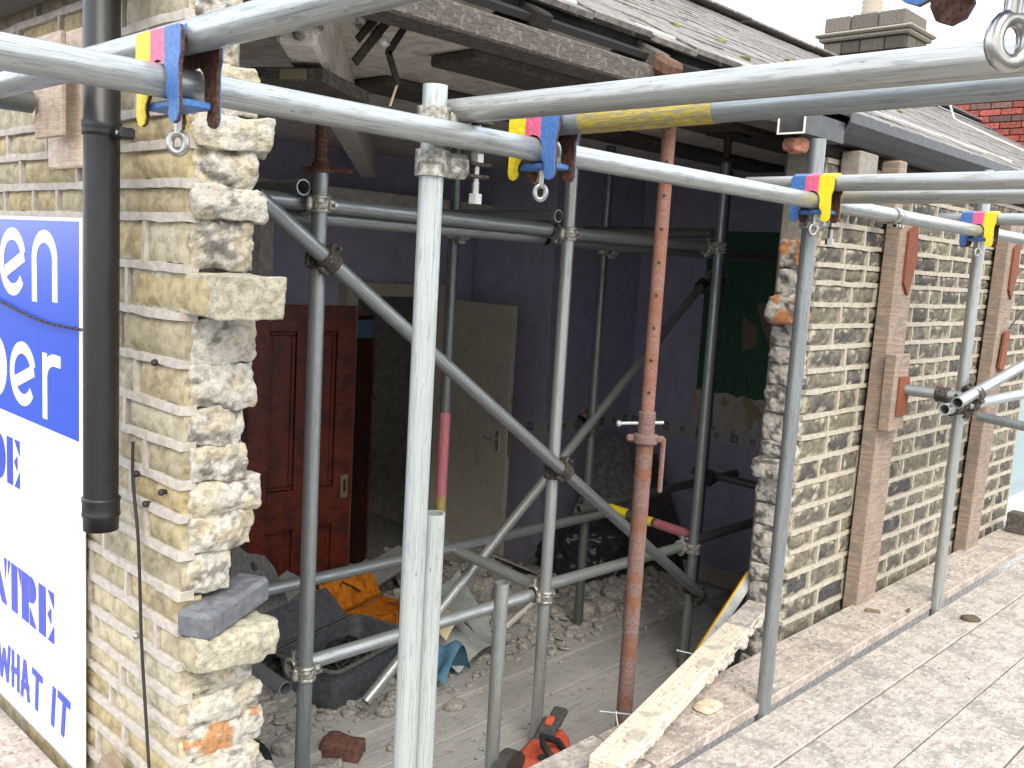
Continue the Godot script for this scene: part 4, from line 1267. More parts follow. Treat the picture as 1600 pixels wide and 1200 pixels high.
func scaffold() -> void:
	coupler_parts()
	var up := Vector3.UP
	var X := Vector3.RIGHT
	var Z := Vector3(0, 0, 1)
	# outer row of standards
	var bx := 1.237
	var ex := 2.812
	var fx := 4.368
	var low := -4.3
	tube(Vector3(bx, low, ROW), Vector3(bx, 0.326, ROW), M.galv_pale, "bright upright tube nearest the camera, in the middle of the picture")
	tube(Vector3(bx + 0.0487, low, ROW), Vector3(bx + 0.0487, -0.53, ROW), M.galv_pale, "short bright upright tube lapped against the nearest upright")
	tube(Vector3(ex, low, ROW), Vector3(ex, 0.428, ROW), M.galv_dull, "grey upright tube in front of the broken end of the dark wall")
	tube(Vector3(fx, low, ROW), Vector3(fx, 0.5, ROW), M.galv, "upright tube in front of the dark stone wall, between two timbers")
	var ly := 0.2317
	var lz := ROW + 0.0503
	tube(Vector3(-0.6, ly, lz), Vector3(6.4, ly, lz), M.galv, "long horizontal tube crossing the whole picture in front of the uprights")
	# transoms towards the camera
	var lt := tube(Vector3(0.69, 0.291, -2.55), Vector3(0.69, 0.301, 0.15), M.galv, "thick horizontal tube at top left, clamped over the long tube")
	lt.set_meta("group", "galvanised scaffold tubes")
	tube(Vector3(bx + 0.0503, 0.284, -1.5), Vector3(bx + 0.0503, 0.284, 0.4), M.galv_warm, "uppermost horizontal tube running from the nearest upright to the top right")
	var yt := tube(Vector3(1.498, 0.284, -1.46), Vector3(1.498, 0.302, 0.3), M.galv_dull, "horizontal tube with faded yellow paint below the uppermost one")
	paint_band(yt, 0.19, 0.5, M.band_yellow)
	tube(Vector3(2.735, 0.284, -1.62), Vector3(2.735, 0.289, 0.3), M.galv_warm, "horizontal tube under the yellow and blue clamp by the grey upright")
	tube(Vector3(ex + 0.0503, 0.258, -1.49), Vector3(ex + 0.0503, 0.262, 0.3), M.galv_warm, "lower of two horizontal tubes running right from the grey upright")
	tube(Vector3(4.2, 0.282, -1.55), Vector3(4.2, 0.282, 0.3), M.galv, "horizontal tube under the far yellow and blue clamp at right")
	fork_clamp(Vector3(0.69, ly, lz), M.blue, M.yellow, "blue_face", "yellow_face", "blue and yellow fork clamp at top left above the black downpipe")
	fork_clamp(Vector3(1.498, ly, lz), M.blue, M.yellow, "blue_face", "yellow_face", "blue fork clamp with pink band just right of the nearest upright")
	fork_clamp(Vector3(2.735, ly, lz), M.yellow, M.blue, "yellow_face", "blue_face", "yellow and blue fork clamp beside the grey upright")
	fork_clamp(Vector3(4.2, ly, lz), M.yellow, M.blue, "yellow_face", "blue_face", "yellow and blue fork clamp farthest right, before the dark wall")
	saddle_block(Vector3(bx, 0.259, ROW), Vector3(1, 0, 0.12), "pale cast coupler above the long tube on the nearest upright", M.coupler)
	saddle_block(Vector3(bx, 0.178, ROW), Vector3(1, 0, 0.12), "pale cast coupler under the long tube on the nearest upright", M.coupler)
	saddle_block(Vector3(ex, 0.252, ROW), Vector3(1, 0, 0.1), "pale cast coupler above the long tube on the grey upright", M.coupler)
	saddle_block(Vector3(ex, 0.178, ROW), Vector3(1, 0, 0.1), "pale cast coupler under the long tube on the grey upright", M.coupler)
	var ring := thing("joint_band", "thin clamp band with bolts round the long tube before the timber post", "coupler", Vector3(3.33, ly, lz), "scaffold couplers")
	var b := mb(along(Vector3.ZERO, X))
	b.pipe(0.05, R + 0.005, R + 0.0006, 22, -0.025)
	obj("band", b.done(), M.coupler_pale, ring)
	b = mb(along(Vector3(0, -R - 0.012, 0.014), Vector3(1, -R - 0.012, 0.014)))
	for k in 3:
		b.pipe(0.016, 0.009, 0.0, 8, -0.03 + k * 0.024)
		b.pipe(0.024, 0.005, 0.0, 8, -0.03 + k * 0.024)
	obj("bolt", b.done(), M.coupler_pale, ring)
	# nearer clamp at the top right corner, hanging from its own tubes just above the picture
	var near := Vector3(0.69, 0.249, -0.222)
	tube(Vector3(-0.9, near.y, near.z), Vector3(6.0, near.y, near.z), M.galv, "nearer long tube just outside the picture that carries the nearest clamp")
	fork_clamp(near, M.yellow, M.blue, "yellow_face", "blue_face", "very near fork clamp with eye bolt cut off by the top right corner")

	# tower inside the room
	var ax := 1.652
	var cx := 2.79
	var dx := 3.868
	var gx := 4.95
	tube(Vector3(ax, FLOOR, INNER), Vector3(ax, 0.225, INNER), M.galv_dull, "upright tube under the jack, next to the broken stone wall end")
	tube(Vector3(cx, FLOOR, INNER), Vector3(cx, 0.53, INNER), M.galv, "upright tube left of the red prop where two braces cross")
	tube(Vector3(dx, FLOOR, INNER), Vector3(dx, 0.5, INNER), M.galv_dull, "upright tube right of the red prop, before the green wallpaper")
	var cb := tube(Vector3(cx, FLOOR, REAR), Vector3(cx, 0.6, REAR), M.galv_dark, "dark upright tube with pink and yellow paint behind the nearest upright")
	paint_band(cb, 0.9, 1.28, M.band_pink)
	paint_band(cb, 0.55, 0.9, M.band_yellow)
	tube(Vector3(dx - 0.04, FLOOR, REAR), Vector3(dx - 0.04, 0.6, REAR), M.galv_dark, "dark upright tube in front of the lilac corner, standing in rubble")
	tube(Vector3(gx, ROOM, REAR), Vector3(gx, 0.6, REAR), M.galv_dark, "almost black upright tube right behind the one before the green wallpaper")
	var fz := INNER - 0.0503
	var hy := 0.124
	tube(Vector3(1.46, hy + 0.013, fz), Vector3(2.735, hy + 0.002, fz), M.galv_dull, "upper horizontal tube from the broken wall to the middle upright")
	tube(Vector3(1.5, hy - 0.026, fz - 0.052), Vector3(2.76, hy - 0.028, fz - 0.052), M.galv_dull, "horizontal tube just behind and below the upper one at left")
	tube(Vector3(2.745, hy - 0.006, fz), Vector3(3.95, hy - 0.006, fz), M.galv_dull, "upper horizontal tube from the middle upright to the right upright")
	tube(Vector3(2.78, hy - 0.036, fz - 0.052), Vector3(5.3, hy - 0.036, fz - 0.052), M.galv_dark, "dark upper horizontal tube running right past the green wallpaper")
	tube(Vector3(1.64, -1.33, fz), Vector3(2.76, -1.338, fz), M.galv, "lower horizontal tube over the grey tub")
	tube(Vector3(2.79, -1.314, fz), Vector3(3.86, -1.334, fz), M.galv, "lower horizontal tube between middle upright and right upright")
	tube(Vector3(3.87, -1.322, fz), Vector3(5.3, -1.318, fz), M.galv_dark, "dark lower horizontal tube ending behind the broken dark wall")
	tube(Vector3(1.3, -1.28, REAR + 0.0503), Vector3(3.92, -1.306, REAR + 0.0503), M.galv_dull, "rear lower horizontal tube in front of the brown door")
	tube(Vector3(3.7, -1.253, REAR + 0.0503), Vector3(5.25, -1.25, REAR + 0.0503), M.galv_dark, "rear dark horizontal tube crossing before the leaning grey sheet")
	# transoms front to rear
	for t in [[ax - 0.0503, hy + 0.05, M.galv_dull, "upper cross tube behind the jack upright"], [cx - 0.0503, hy + 0.05, M.galv_dull, "upper cross tube behind the middle upright"], [dx - 0.0503, hy + 0.05, M.galv_dark, "upper cross tube behind the right upright"]]:
		tube(Vector3(t[0], t[1] + 0.004, INNER - 0.01), Vector3(t[0], t[1], REAR - 0.12), t[2], t[3])
	tube(Vector3(ax - 0.0503, -1.385, INNER - 0.03), Vector3(ax - 0.0503, -1.37, REAR - 0.1), M.galv_dull, "lower cross tube behind the broken wall end")
	tube(Vector3(cx + 0.0503, -1.335, INNER - 0.02), Vector3(cx + 0.0503, -1.3, REAR - 0.08), M.galv, "lower cross tube sloping down to the middle upright")
	var dt := tube(Vector3(dx + 0.0503, -1.29, INNER - 0.02), Vector3(dx + 0.0503, -1.258, REAR - 0.1), M.galv_dark, "lower cross tube with yellow and pink paint behind the red prop")
	paint_band(dt, 0.02, 0.24, M.band_pink)
	paint_band(dt, 0.26, 0.34, M.yellow)
	paint_band(dt, 0.42, 0.54, M.yellow)
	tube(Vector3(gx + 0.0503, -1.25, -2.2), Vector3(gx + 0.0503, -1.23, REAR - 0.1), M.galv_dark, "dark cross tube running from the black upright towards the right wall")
	# braces
	tube(Vector3(1.405, 0.14, INNER + 0.0503), Vector3(4.07, -1.68, INNER + 0.0503), M.galv_dull, "long diagonal tube falling from upper left to lower right")
	var br2 := tube(Vector3(2.30, -1.83, -2.92), Vector3(4.96, -0.01, -3.13), M.galv, "diagonal tube rising from the grey tub to the green wallpaper")
	br2.set_meta("group", "galvanised scaffold tubes")
	tube(Vector3(2.262, FLOOR, -2.15), Vector3(2.262, -1.092, -2.15), M.galv, "short open-topped upright tube in front of the pale sheet")
	# couplers of the tower
	var dn := Vector3(2.665, -1.82, 0).normalized()
	var up2 := Vector3(2.66, 1.82, -0.21).normalized()
	coupler(Vector3(ax, hy + 0.01, INNER), up, Vector3(ax, hy + 0.01, fz), X, M.coupler_pale, "pale coupler on the jack upright at the upper tube", true)
	coupler(Vector3(ax, -0.032, INNER), up, Vector3(1.657, -0.032, INNER + 0.0503), dn, M.coupler_dark, "dark swivel coupler where the long diagonal passes the jack upright")
	coupler(Vector3(cx, hy - 0.01, INNER), up, Vector3(cx - 0.0, hy - 0.003, fz), X, M.coupler_pale, "pale coupler on the middle upright at the upper tubes", true)
	coupler(Vector3(cx, -0.822, INNER), up, Vector3(cx + 0.005, -0.806, INNER + 0.0503), dn, M.coupler_dark, "dark swivel coupler where the long diagonal passes the middle upright")
	coupler(Vector3(cx, -1.335, INNER), up, Vector3(cx, -1.33, fz), X, M.coupler_pale, "pale coupler on the middle upright at the lower tubes", true)
	coupler(Vector3(dx, hy - 0.01, INNER), up, Vector3(dx - 0.02, hy - 0.01, fz), X, M.coupler, "coupler on the right upright at the upper tube", true)
	coupler(Vector3(dx, -1.335, INNER), up, Vector3(dx - 0.02, -1.333, fz), X, M.coupler, "coupler on the right upright under the pink painted tube", true)
	coupler(Vector3(dx, -1.53, INNER), up, Vector3(dx + 0.01, -1.56, INNER + 0.0503), dn, M.coupler_dark, "dark coupler at the foot of the long diagonal tube")
	coupler(Vector3(ax, -1.333, INNER), up, Vector3(ax, -1.333, fz), X, M.coupler_pale, "pale coupler on the jack upright low down by the grey tub", true)
	coupler(Vector3(dx - 0.04, -0.86, REAR), up, Vector3(dx - 0.04, -0.79, REAR - 0.052), up2, M.coupler_dark, "dark swivel coupler on the upright in the lilac corner")
	coupler(Vector3(gx, -0.06, REAR), up, Vector3(gx - 0.1, -0.08, REAR - 0.06), up2, M.coupler_dark, "dark coupler at the top of the rising diagonal tube")
	coupler(Vector3(gx, -1.26, REAR), up, Vector3(gx, -1.25, REAR + 0.0503), X, M.coupler_dark, "dark coupler low on the black upright by the right wall")
	coupler(Vector3(cx, hy - 0.02, REAR), up, Vector3(cx, hy - 0.02, REAR + 0.05), X, M.coupler, "grey coupler behind the nearest upright under the upper tube")
	coupler(Vector3(dx - 0.04, hy - 0.04, REAR), up, Vector3(dx - 0.04, hy - 0.04, REAR + 0.05), X, M.coupler, "grey coupler high on the upright in the lilac corner")
	coupler(Vector3(cx + 0.0503, -1.302, REAR + 0.05), Z, Vector3(cx + 0.0503, -1.302, REAR), X, M.coupler, "coupler where the lower cross tube meets the rear tube")
	# guard rail, brace and butt tube at the far upright
	tube(Vector3(4.03, -0.505, ROW + 0.0503), Vector3(6.6, -0.505, ROW + 0.0503), M.galv_pale, "bright horizontal tube with open end at the far right upright")
	tube(Vector3(4.02, -0.47, ROW + 0.102), Vector3(5.6, -0.235, ROW + 0.102), M.galv, "tube rising to the right edge in front of the far timber")
	tube(Vector3(4.106, -0.452, -1.585), Vector3(4.16, -0.46, -1.36), M.galv_dull, "short tube butting on the plywood plate of the timber block")
	tube(Vector3(5.16, -0.655, -1.6), Vector3(5.2, -0.7, -1.1), M.galv_dull, "dark tube stub cut off by the right edge near the window")
	coupler(Vector3(fx, -0.505, ROW), up, Vector3(fx - 0.02, -0.505, ROW + 0.0503), X, M.coupler_dark, "rusty coupler on the far right upright at the open-ended tube")
	coupler(Vector3(4.22, -0.505, ROW + 0.0503), X, Vector3(4.23, -0.45, ROW + 0.102), Vector3(1.58, 0.235, 0), M.coupler_dark, "rusty swivel coupler between the open-ended tube and the rising tube")
	coupler(Vector3(4.13, -0.505, ROW + 0.0503), X, Vector3(4.142, -0.457, ROW - 0.0), Z, M.coupler_dark, "rusty coupler gripping the short butting tube")
	# butt tube on the side wall
	tube(Vector3(-1.4, 0.288, -2.3), Vector3(0.805, 0.288, -2.3), M.galv_dark, "dark tube butting on the pale timber pad at top left")
	tube(Vector3(-1.4, 0.262, -2.62), Vector3(0.78, 0.255, -2.62), M.galv_dark, "dark tube end at the left edge under the butting tube")

	# screw jack on the first upright, timber head plates
	var j := thing("screw_jack", "rusty screw jack with wing nut on top of the left upright", "jack", Vector3(ax, 0.225, INNER))
	b = mb()
	var prof := []
	for k in 19:
		prof.append(Vector2(0.0165, 0.02 + k * 0.0095))
		prof.append(Vector2(0.0195, 0.0235 + k * 0.0095))
		prof.append(Vector2(0.0195, 0.0265 + k * 0.0095))
	b.lathe(prof, 18)
	obj("threaded_spindle", b.done(), M.rust, j)
	b = mb()
	b.lathe([Vector2(0.002, 0.0), Vector2(0.034, 0.0), Vector2(0.036, 0.006), Vector2(0.034, 0.012), Vector2(0.027, 0.014), Vector2(0.025, 0.03), Vector2(0.019, 0.031)], 18)
	b.xf = Transform3D(Basis(Vector3.UP, -0.8), Vector3.ZERO)
	b.box(Vector3(0.02, 0.01, 0), Vector3(0.15, 0.014, 0.024), 0.006)
	obj("wing_nut", b.done(), M.rust, j)
	var pc := Vector3(1.563, 0.452, -2.33)
	b = mb(Transform3D(Basis(Vector3.UP, 0.56), Vector3.ZERO))
	b.box(Vector3(0.0, 0.203, 0), Vector3(0.16, 0.01, 0.15), 0.002)
	obj("head_plate", b.done(), M.rust, j)
	b = mb(Transform3D(Basis(), Vector3.ZERO))
	b.box(Vector3.ZERO, Vector3(0.34, 0.036, 0.21), 0.004)
	var pad := obj("head_board", b.done(), M.timber_old)
	pad.position = pc
	pad.rotation.y = 0.56
	tag(pad, "short board on the screw jack under the plastered beam", "board")
	b = mb()
	b.box(Vector3(-0.1715, 0, 0.02), Vector3(0.003, 0.026, 0.075), 0.0005)
	obj("yellow_mark", b.done(), M.band_yellow, pad)
	for s in [[2.15, 4.9, -2.41, "long board across the tops of the inner uprights under the ceiling", 0.632], [2.3, 5.4, -3.06, "long dark board across the tops of the rear uprights", 0.634]]:
		b = mb()
		b.box(Vector3((s[1] - s[0]) / 2, 0.018, 0), Vector3(s[1] - s[0], 0.036, 0.225), 0.008)
		var o := obj("ceiling_board", b.done(), M.timber_old)
		o.position = Vector3(s[0], s[4] - 0.002, s[2])
		tag(o, s[3], "board")
	for s in [[cx, INNER, 0.53, "black jack head on the middle inner upright"], [dx, INNER, 0.5, "black jack head on the right inner upright"]]:
		var hd := thing("jack_head", s[3], "jack", Vector3(s[0], s[2], s[1]), "jack heads under the ceiling board")
		b = mb()
		b.pipe(0.62 - s[2], 0.019, 0.0, 14, 0.0)
		b.lathe([Vector2(0.002, 0.0), Vector2(0.032, 0.0), Vector2(0.032, 0.016), Vector2(0.02, 0.018)], 16)
		obj("spindle", b.done(), M.coupler_dark, hd)
		b = mb()
		b.box(Vector3(0, 0.624 - s[2], 0), Vector3(0.15, 0.01, 0.15), 0.002)
		obj("head_plate", b.done(), M.coupler_dark, hd)

	# adjustable steel prop
	var px := 2.722
	var pz := -1.93
	var p := thing("steel_prop", "rusty red adjustable steel prop with pin and threaded collar", "prop", Vector3(px, FLOOR, pz))
	b = mb()
	b.pipe(1.22, 0.0295, 0.026, 24, 0.006)
	obj("outer_tube", b.done(), M.prop_brown, p)
	b = mb()
	prof = []
	for k in 33:
		prof.append(Vector2(0.0285, 1.2 + k * 0.0078))
		prof.append(Vector2(0.031, 1.2028 + k * 0.0078))
		prof.append(Vector2(0.031, 1.2048 + k * 0.0078))
	prof.append(Vector2(0.0285, 1.4605))
	prof.append(Vector2(0.0245, 1.461))
	b.lathe(prof, 22)
	obj("thread", b.done(), M.prop_brown, p)
	b = mb()
	b.pipe(1.09, 0.0238, 0.02, 22, 1.44)
	var inner := obj("inner_tube", b.done(), M.prop_red, p)
	b = mb()                                       # punched holes, set as dark plugs in the tube wall
	var look := Vector3(-0.83, 0, 0.56).normalized()
	for k in 9:
		b.xf = along(look * 0.0205 + Vector3.UP * (1.53 + k * 0.113), look * 1.0 + Vector3.UP * (1.53 + k * 0.113))
		b.pipe(0.0036, 0.0062, 0.0, 12)
	obj("pin_holes", b.done(), M.black_matt, inner)
	b = mb()
	b.lathe([Vector2(0.0315, 1.345), Vector2(0.043, 1.347), Vector2(0.044, 1.352), Vector2(0.041, 1.362), Vector2(0.044, 1.372), Vector2(0.041, 1.38), Vector2(0.0315, 1.382)], 22)
	var nutc := obj("collar_nut", b.done(), M.prop_brown, p)
	b = mb()
	b.xf = Transform3D(Basis(Vector3.UP, -0.8), Vector3.ZERO)
	for s in [[0.052, 0.0], [-0.05, 0.2]]:
		b.box(Vector3(s[0], 1.363, 0.0), Vector3(0.034, 0.026, 0.018), 0.007)
	b.box(Vector3(0.064, 1.27, 0.006), Vector3(0.017, 0.2, 0.014), 0.006)
	obj("drop_handle", b.done(), M.prop_brown, nutc)
	var side := Vector3(0.69, 0, 0.72)
	b = mb(along(-side * 0.095 + Vector3(0, 1.412, 0), side * 0.06 + Vector3(0, 1.424, 0)))
	b.pipe(0.155, 0.0062, 0.0, 12)
	b.lathe([Vector2(0.001, -0.012), Vector2(0.009, -0.01), Vector2(0.0125, -0.003), Vector2(0.009, 0.004), Vector2(0.006, 0.006)], 14)
	obj("steel_pin", b.done(), M.galv_pale, p)
	b = mb()
	b.box(Vector3(0, 0.003, 0), Vector3(0.15, 0.006, 0.15), 0.001)
	obj("base_plate", b.done(), M.prop_brown, p)
	b = mb()
	b.box(Vector3(0, 2.533, 0.0), Vector3(0.15, 0.006, 0.15), 0.001)
	obj("top_plate", b.done(), M.rust, p)


# ---------------------------------------------------------------- boards and timbers
func board(c: Vector3, l: float, w: float, t: float, m: Material, label: String, group: String, called := "scaffold_board", turn := 0.0) -> MeshInstance3D:
	var b := mb()
	b.box(Vector3(0, -t / 2, 0), Vector3(l, t, w), 0.004)
	var o := obj(called, b.done(), m)
	o.position = c
	o.rotation.y = turn
	tag(o, label, "board", group)
	return o


func boards() -> void:
	var edges := [-1.417, -1.228, -0.985, -0.755, -0.525, -0.295, -0.065, 0.165, 0.395, 0.625]
	var names := ["first", "second", "third", "fourth", "fifth", "sixth", "seventh", "eighth", "ninth"]
	for k in edges.size() - 1:
		var w: float = edges[k + 1] - edges[k] - 0.005
		var split: float = [3.16, 4.55, 2.1, 5.0, 3.0, 4.2, 2.6, 3.7, 3.2][k]
		for e in 2:
			var x0: float = -0.7 if e == 0 else split + 0.004
			var x1: float = split if e == 0 else 7.6
			board(Vector3((x0 + x1) / 2, DECK + [0.0, -0.002, 0.001, -0.001][k % 4], (edges[k] + edges[k + 1]) / 2), x1 - x0, w, 0.038, vary(M.board, k * 2 + e), "%s pale dusty deck board out from the wall, %s length" % [names[k], "nearer left" if e == 0 else "farther right"], "outer deck boards")
	board(Vector3(1.49, DECK + 0.035, -1.553), 1.4, 0.222, 0.038, M.board, "nearer raised board along the front, under the end of the pale timber", "raised boards along the wall")
	board(Vector3(4.2, DECK + 0.035, -1.553), 4.0, 0.222, 0.038, M.board_warm, "long raised board along the foot of the dark stone wall", "raised boards along the wall", "scaffold_board", 0.006)
	for k in 6:                                    # deck round the corner, under the sign
		var o := board(Vector3(0.72 - k * 0.23, DECK + 0.01, -2.6), 2.3, 0.225, 0.038, vary(M.board_warm, k), "%s dusty board of the deck under the sign" % names[k], "boards under the sign", "scaffold_board", PI / 2)
		o.position = Vector3(0.735 - k * 0.23, -1.3 + 0.002 * (k % 3), -3.4)
	# boards laid inside the opening
	var z := -1.66
	for k in 6:
		var w := 0.2
		board(Vector3(2.9, FLOOR - 0.0 + [0.0, -0.003, 0.002][k % 3], z - w / 2), 4.2, w - 0.004, 0.038, vary(M.board_dusty, k), "%s dusty grey board inside the opening, counted from the wall line" % names[k], "dusty boards inside the room")
		z -= w
	board(Vector3(2.9, FLOOR + 0.03, -2.982), 4.2, 0.24, 0.038, M.board_dusty, "raised dusty board at the edge of the rubble", "dusty boards inside the room")
	board(Vector3(2.9, FLOOR + 0.028, -3.228), 4.2, 0.24, 0.038, M.board_dusty, "dusty board half buried under the rubble", "dusty boards inside the room")
	# joists under them
	for x in [1.1, 2.2, 3.3, 4.4, 4.95]:
		var b := mb()
		b.box(Vector3(0, (FLOOR - 0.042 - ROOM) / 2, 0), Vector3(0.1, FLOOR - 0.042 - ROOM, 1.6), 0.004)
		var o := obj("floor_bearer", b.done(), M.timber_black)
		o.position = Vector3(x, ROOM, -2.48)
		tag(o, "dark timber bearer hidden under the dusty boards", "bearer", "bearers under the boards")
	# base wall of the front below the opening, hidden below the boards
	var b := mb()
	b.box(Vector3(4.6, -2.95, -1.8), Vector3(7.4, 2.5, 0.16), 0.01)
	var o := obj("lower_front_wall", b.done(), M.stone_dark)
	tag(o, "stone wall below the opening, under the boards", "wall")

	# timbers strapped against the dark wall
	for t in [[4.085, 1.79, 0.3, "left timber post against the dark stone wall, block nailed to it", -0.02], [5.45, 1.9, 0.34, "right timber post against the dark stone wall with cable beside it", -0.055]]:
		var w := thing("timber_post", t[3], "timber", Vector3(t[0], -1.5, -1.668), "timber posts on the wall")
		b = mb(frame(Vector3.ZERO, Vector3.UP, Vector3(-1, 0, 0)))
		b.box(Vector3(t[1] / 2, 0, 0), Vector3(t[1], 0.19, 0.066), 0.004)
		obj("post", b.done(), M.timber, w)
		b = mb()
		b.prism(PackedVector2Array([Vector2(-0.03, 1.72), Vector2(0.06, 1.76), Vector2(0.085, 1.6), Vector2(0.03, 1.45), Vector2(-0.025, 1.5)]), 0.0335, 0.045)
		obj("plywood_plate", b.done(), M.ply, w)
		w.rotation.z = t[4]
	var w := thing("timber_block", "short timber block with orange plywood plate on the left post", "timber", Vector3(4.065, -0.63, -1.605))
	b = mb(frame(Vector3.ZERO, Vector3.UP, Vector3(-1, 0, 0)))
	b.box(Vector3(0.165, 0, 0), Vector3(0.33, 0.15, 0.05), 0.004)
	obj("block", b.done(), M.timber, w)
	b = mb()
	b.box(Vector3(0.02, 0.15, 0.03), Vector3(0.105, 0.17, 0.01), 0.002)
	obj("plywood_plate", b.done(), M.ply, w)
	var pl := thing("plywood_offcut", "orange plywood offcut on the right post behind the rising tube", "plywood", Vector3(5.5, -0.42, -1.625))
	b = mb()
	b.prism(PackedVector2Array([Vector2(-0.03, 0.0), Vector2(0.05, -0.03), Vector2(0.08, 0.17), Vector2(0.06, 0.2), Vector2(0.0, 0.19)]), 0.0, 0.012)
	obj("plate", b.done(), M.ply, pl)
	# pad where the butt tube meets the side wall
	var pd := thing("wall_pad", "pale timber pad with plywood plate at the top of the side wall", "timber", Vector3(0.866, 0.14, -2.265))
	b = mb(frame(Vector3(0, 0.16, 0), Vector3.UP, Vector3(0, 0, 1)))
	b.box(Vector3(0, 0, 0.02), Vector3(0.3, 0.22, 0.04), 0.004)
	obj("timber_backing", b.done(), M.timber_white, pd)
	b = mb()
	b.box(Vector3(-0.045, 0.18, 0.03), Vector3(0.012, 0.22, 0.15), 0.002)
	obj("plywood_plate", b.done(), M.ply_pale, pd)
	for s in [[0.12, -0.02], [0.24, 0.07]]:
		b = mb(along(Vector3(-0.0505, s[0], s[1]), Vector3(-1, s[0], s[1])))
		b.pipe(0.002, 0.004, 0.0, 10)
		obj("screw", b.done(), M.zinc, pd)
	# fresh sawn timber lying from the deck to the wall foot, nails standing out
	var a := Vector3(1.985, -1.37, -1.46)
	var e := Vector3(3.42, -1.345, -1.80)
	var tm := thing("sawn_timber", "pale sawn timber with nails lying across the raised board", "timber", a)
	var l := a.distance_to(e)
	tm.transform = frame(a, e - a, Vector3.UP)
	b = mb()
	b.box(Vector3((l - 0.3) / 2, 0.005, 0), Vector3(l - 0.3, 0.045, 0.095), 0.003)
	obj("length", b.done(), M.timber_fresh, tm)
	b = mb()
	b.box(Vector3(l - 0.15, 0.004, 0.0), Vector3(0.3, 0.044, 0.094), 0.003)
	obj("weathered_end", b.done(), M.board, tm)
	for k in 14:
		var o2 := obj("mortar_crust", rock_mesh(Vector3(0.09, 0.025, 0.022) * rng.randf_range(0.5, 1.1), k * 3.1, 9, 0.013, 0.3, Color(0.6, 0.56, 0.5), Color(0.45, 0.39, 0.3), 0.3), M.rock, tm)
		o2.position = Vector3([0.05, 0.12, 0.2, 0.28, 0.75, 0.85, 0.95, 1.05, 1.12, 1.2, 1.27, 1.33, 1.38, 0.16][k], rng.randf_range(-0.012, 0.014), 0.05)
	for s in [[0.34, -0.05, Vector3(-0.1, 0.03, -0.08)], [0.88, -0.05, Vector3(-0.04, 0.015, -0.06)], [0.2, -0.045, Vector3(0.01, 0.06, -0.02)]]:
		var n0 := Vector3(s[0], 0.0, s[1])
		b = mb(along(n0, n0 + s[2]))
		b.pipe(s[2].length(), 0.0022, 0.0, 8)
		b.pipe(0.002, 0.0055, 0.0, 10, s[2].length())
		obj("nail", b.done(), M.galv_pale, tm)
	# spirit level behind it
	var foot := Vector3(3.12, -1.7, -1.98)
	var tip := Vector3(3.548, -1.195, -1.88)
	var lv := thing("spirit_level", "grey straight edge with an orange stripe leaning behind the pale timber", "level", foot)
	lv.transform = frame(foot, tip - foot, Vector3(0.72, 0, -0.69).cross(tip - foot))
	var ll := foot.distance_to(tip)
	b = mb()
	b.box(Vector3(ll / 2, 0, 0), Vector3(ll, 0.042, 0.02), 0.003)
	obj("bar", b.done(), M.sheet_grey, lv)
	b = mb()
	b.box(Vector3(ll / 2 - 0.02, -0.022, 0.0), Vector3(ll - 0.1, 0.006, 0.016), 0.001)
	obj("orange_stripe", b.done(), M.yellow_edge, lv)
	b = mb()
	b.box(Vector3(ll - 0.018, 0.0, 0.0), Vector3(0.045, 0.05, 0.025), 0.004)
	obj("end_piece", b.done(), M.timber_white, lv)
	var blk := mb()
	blk.box(Vector3(0, 0.06, 0), Vector3(0.1, 0.12, 0.2), 0.005)
	var bo := obj("timber_offcut", blk.done(), M.timber_old)
	bo.position = Vector3(6.05, DECK + 0.036, -1.53)
	tag(bo, "brown timber offcut standing on the raised board at the right edge", "offcut")


# ---------------------------------------------------------------- sign with its lettering
func strokes(b: Builder, lines: Array, wide: float, z0: float, z1: float) -> void:      # thick polylines in the local xy plane
	var k := 0
	for l in lines:
		var pts: PackedVector2Array = PackedVector2Array(l)
		k += 1
		for poly in Geometry2D.offset_polyline(pts, wide / 2, Geometry2D.JOIN_ROUND, Geometry2D.END_BUTT):
			if not Geometry2D.is_polygon_clockwise(poly):
				b.prism(poly, z0, z1 + 0.0002 * k)


func arc(c: Vector2, rx: float, ry: float, a0: float, a1: float, n := 26) -> Array:
	var out := []
	for k in n + 1:
		var a := deg_to_rad(lerpf(a0, a1, float(k) / n))
		out.append(c + Vector2(cos(a) * rx, sin(a) * ry))
	return out


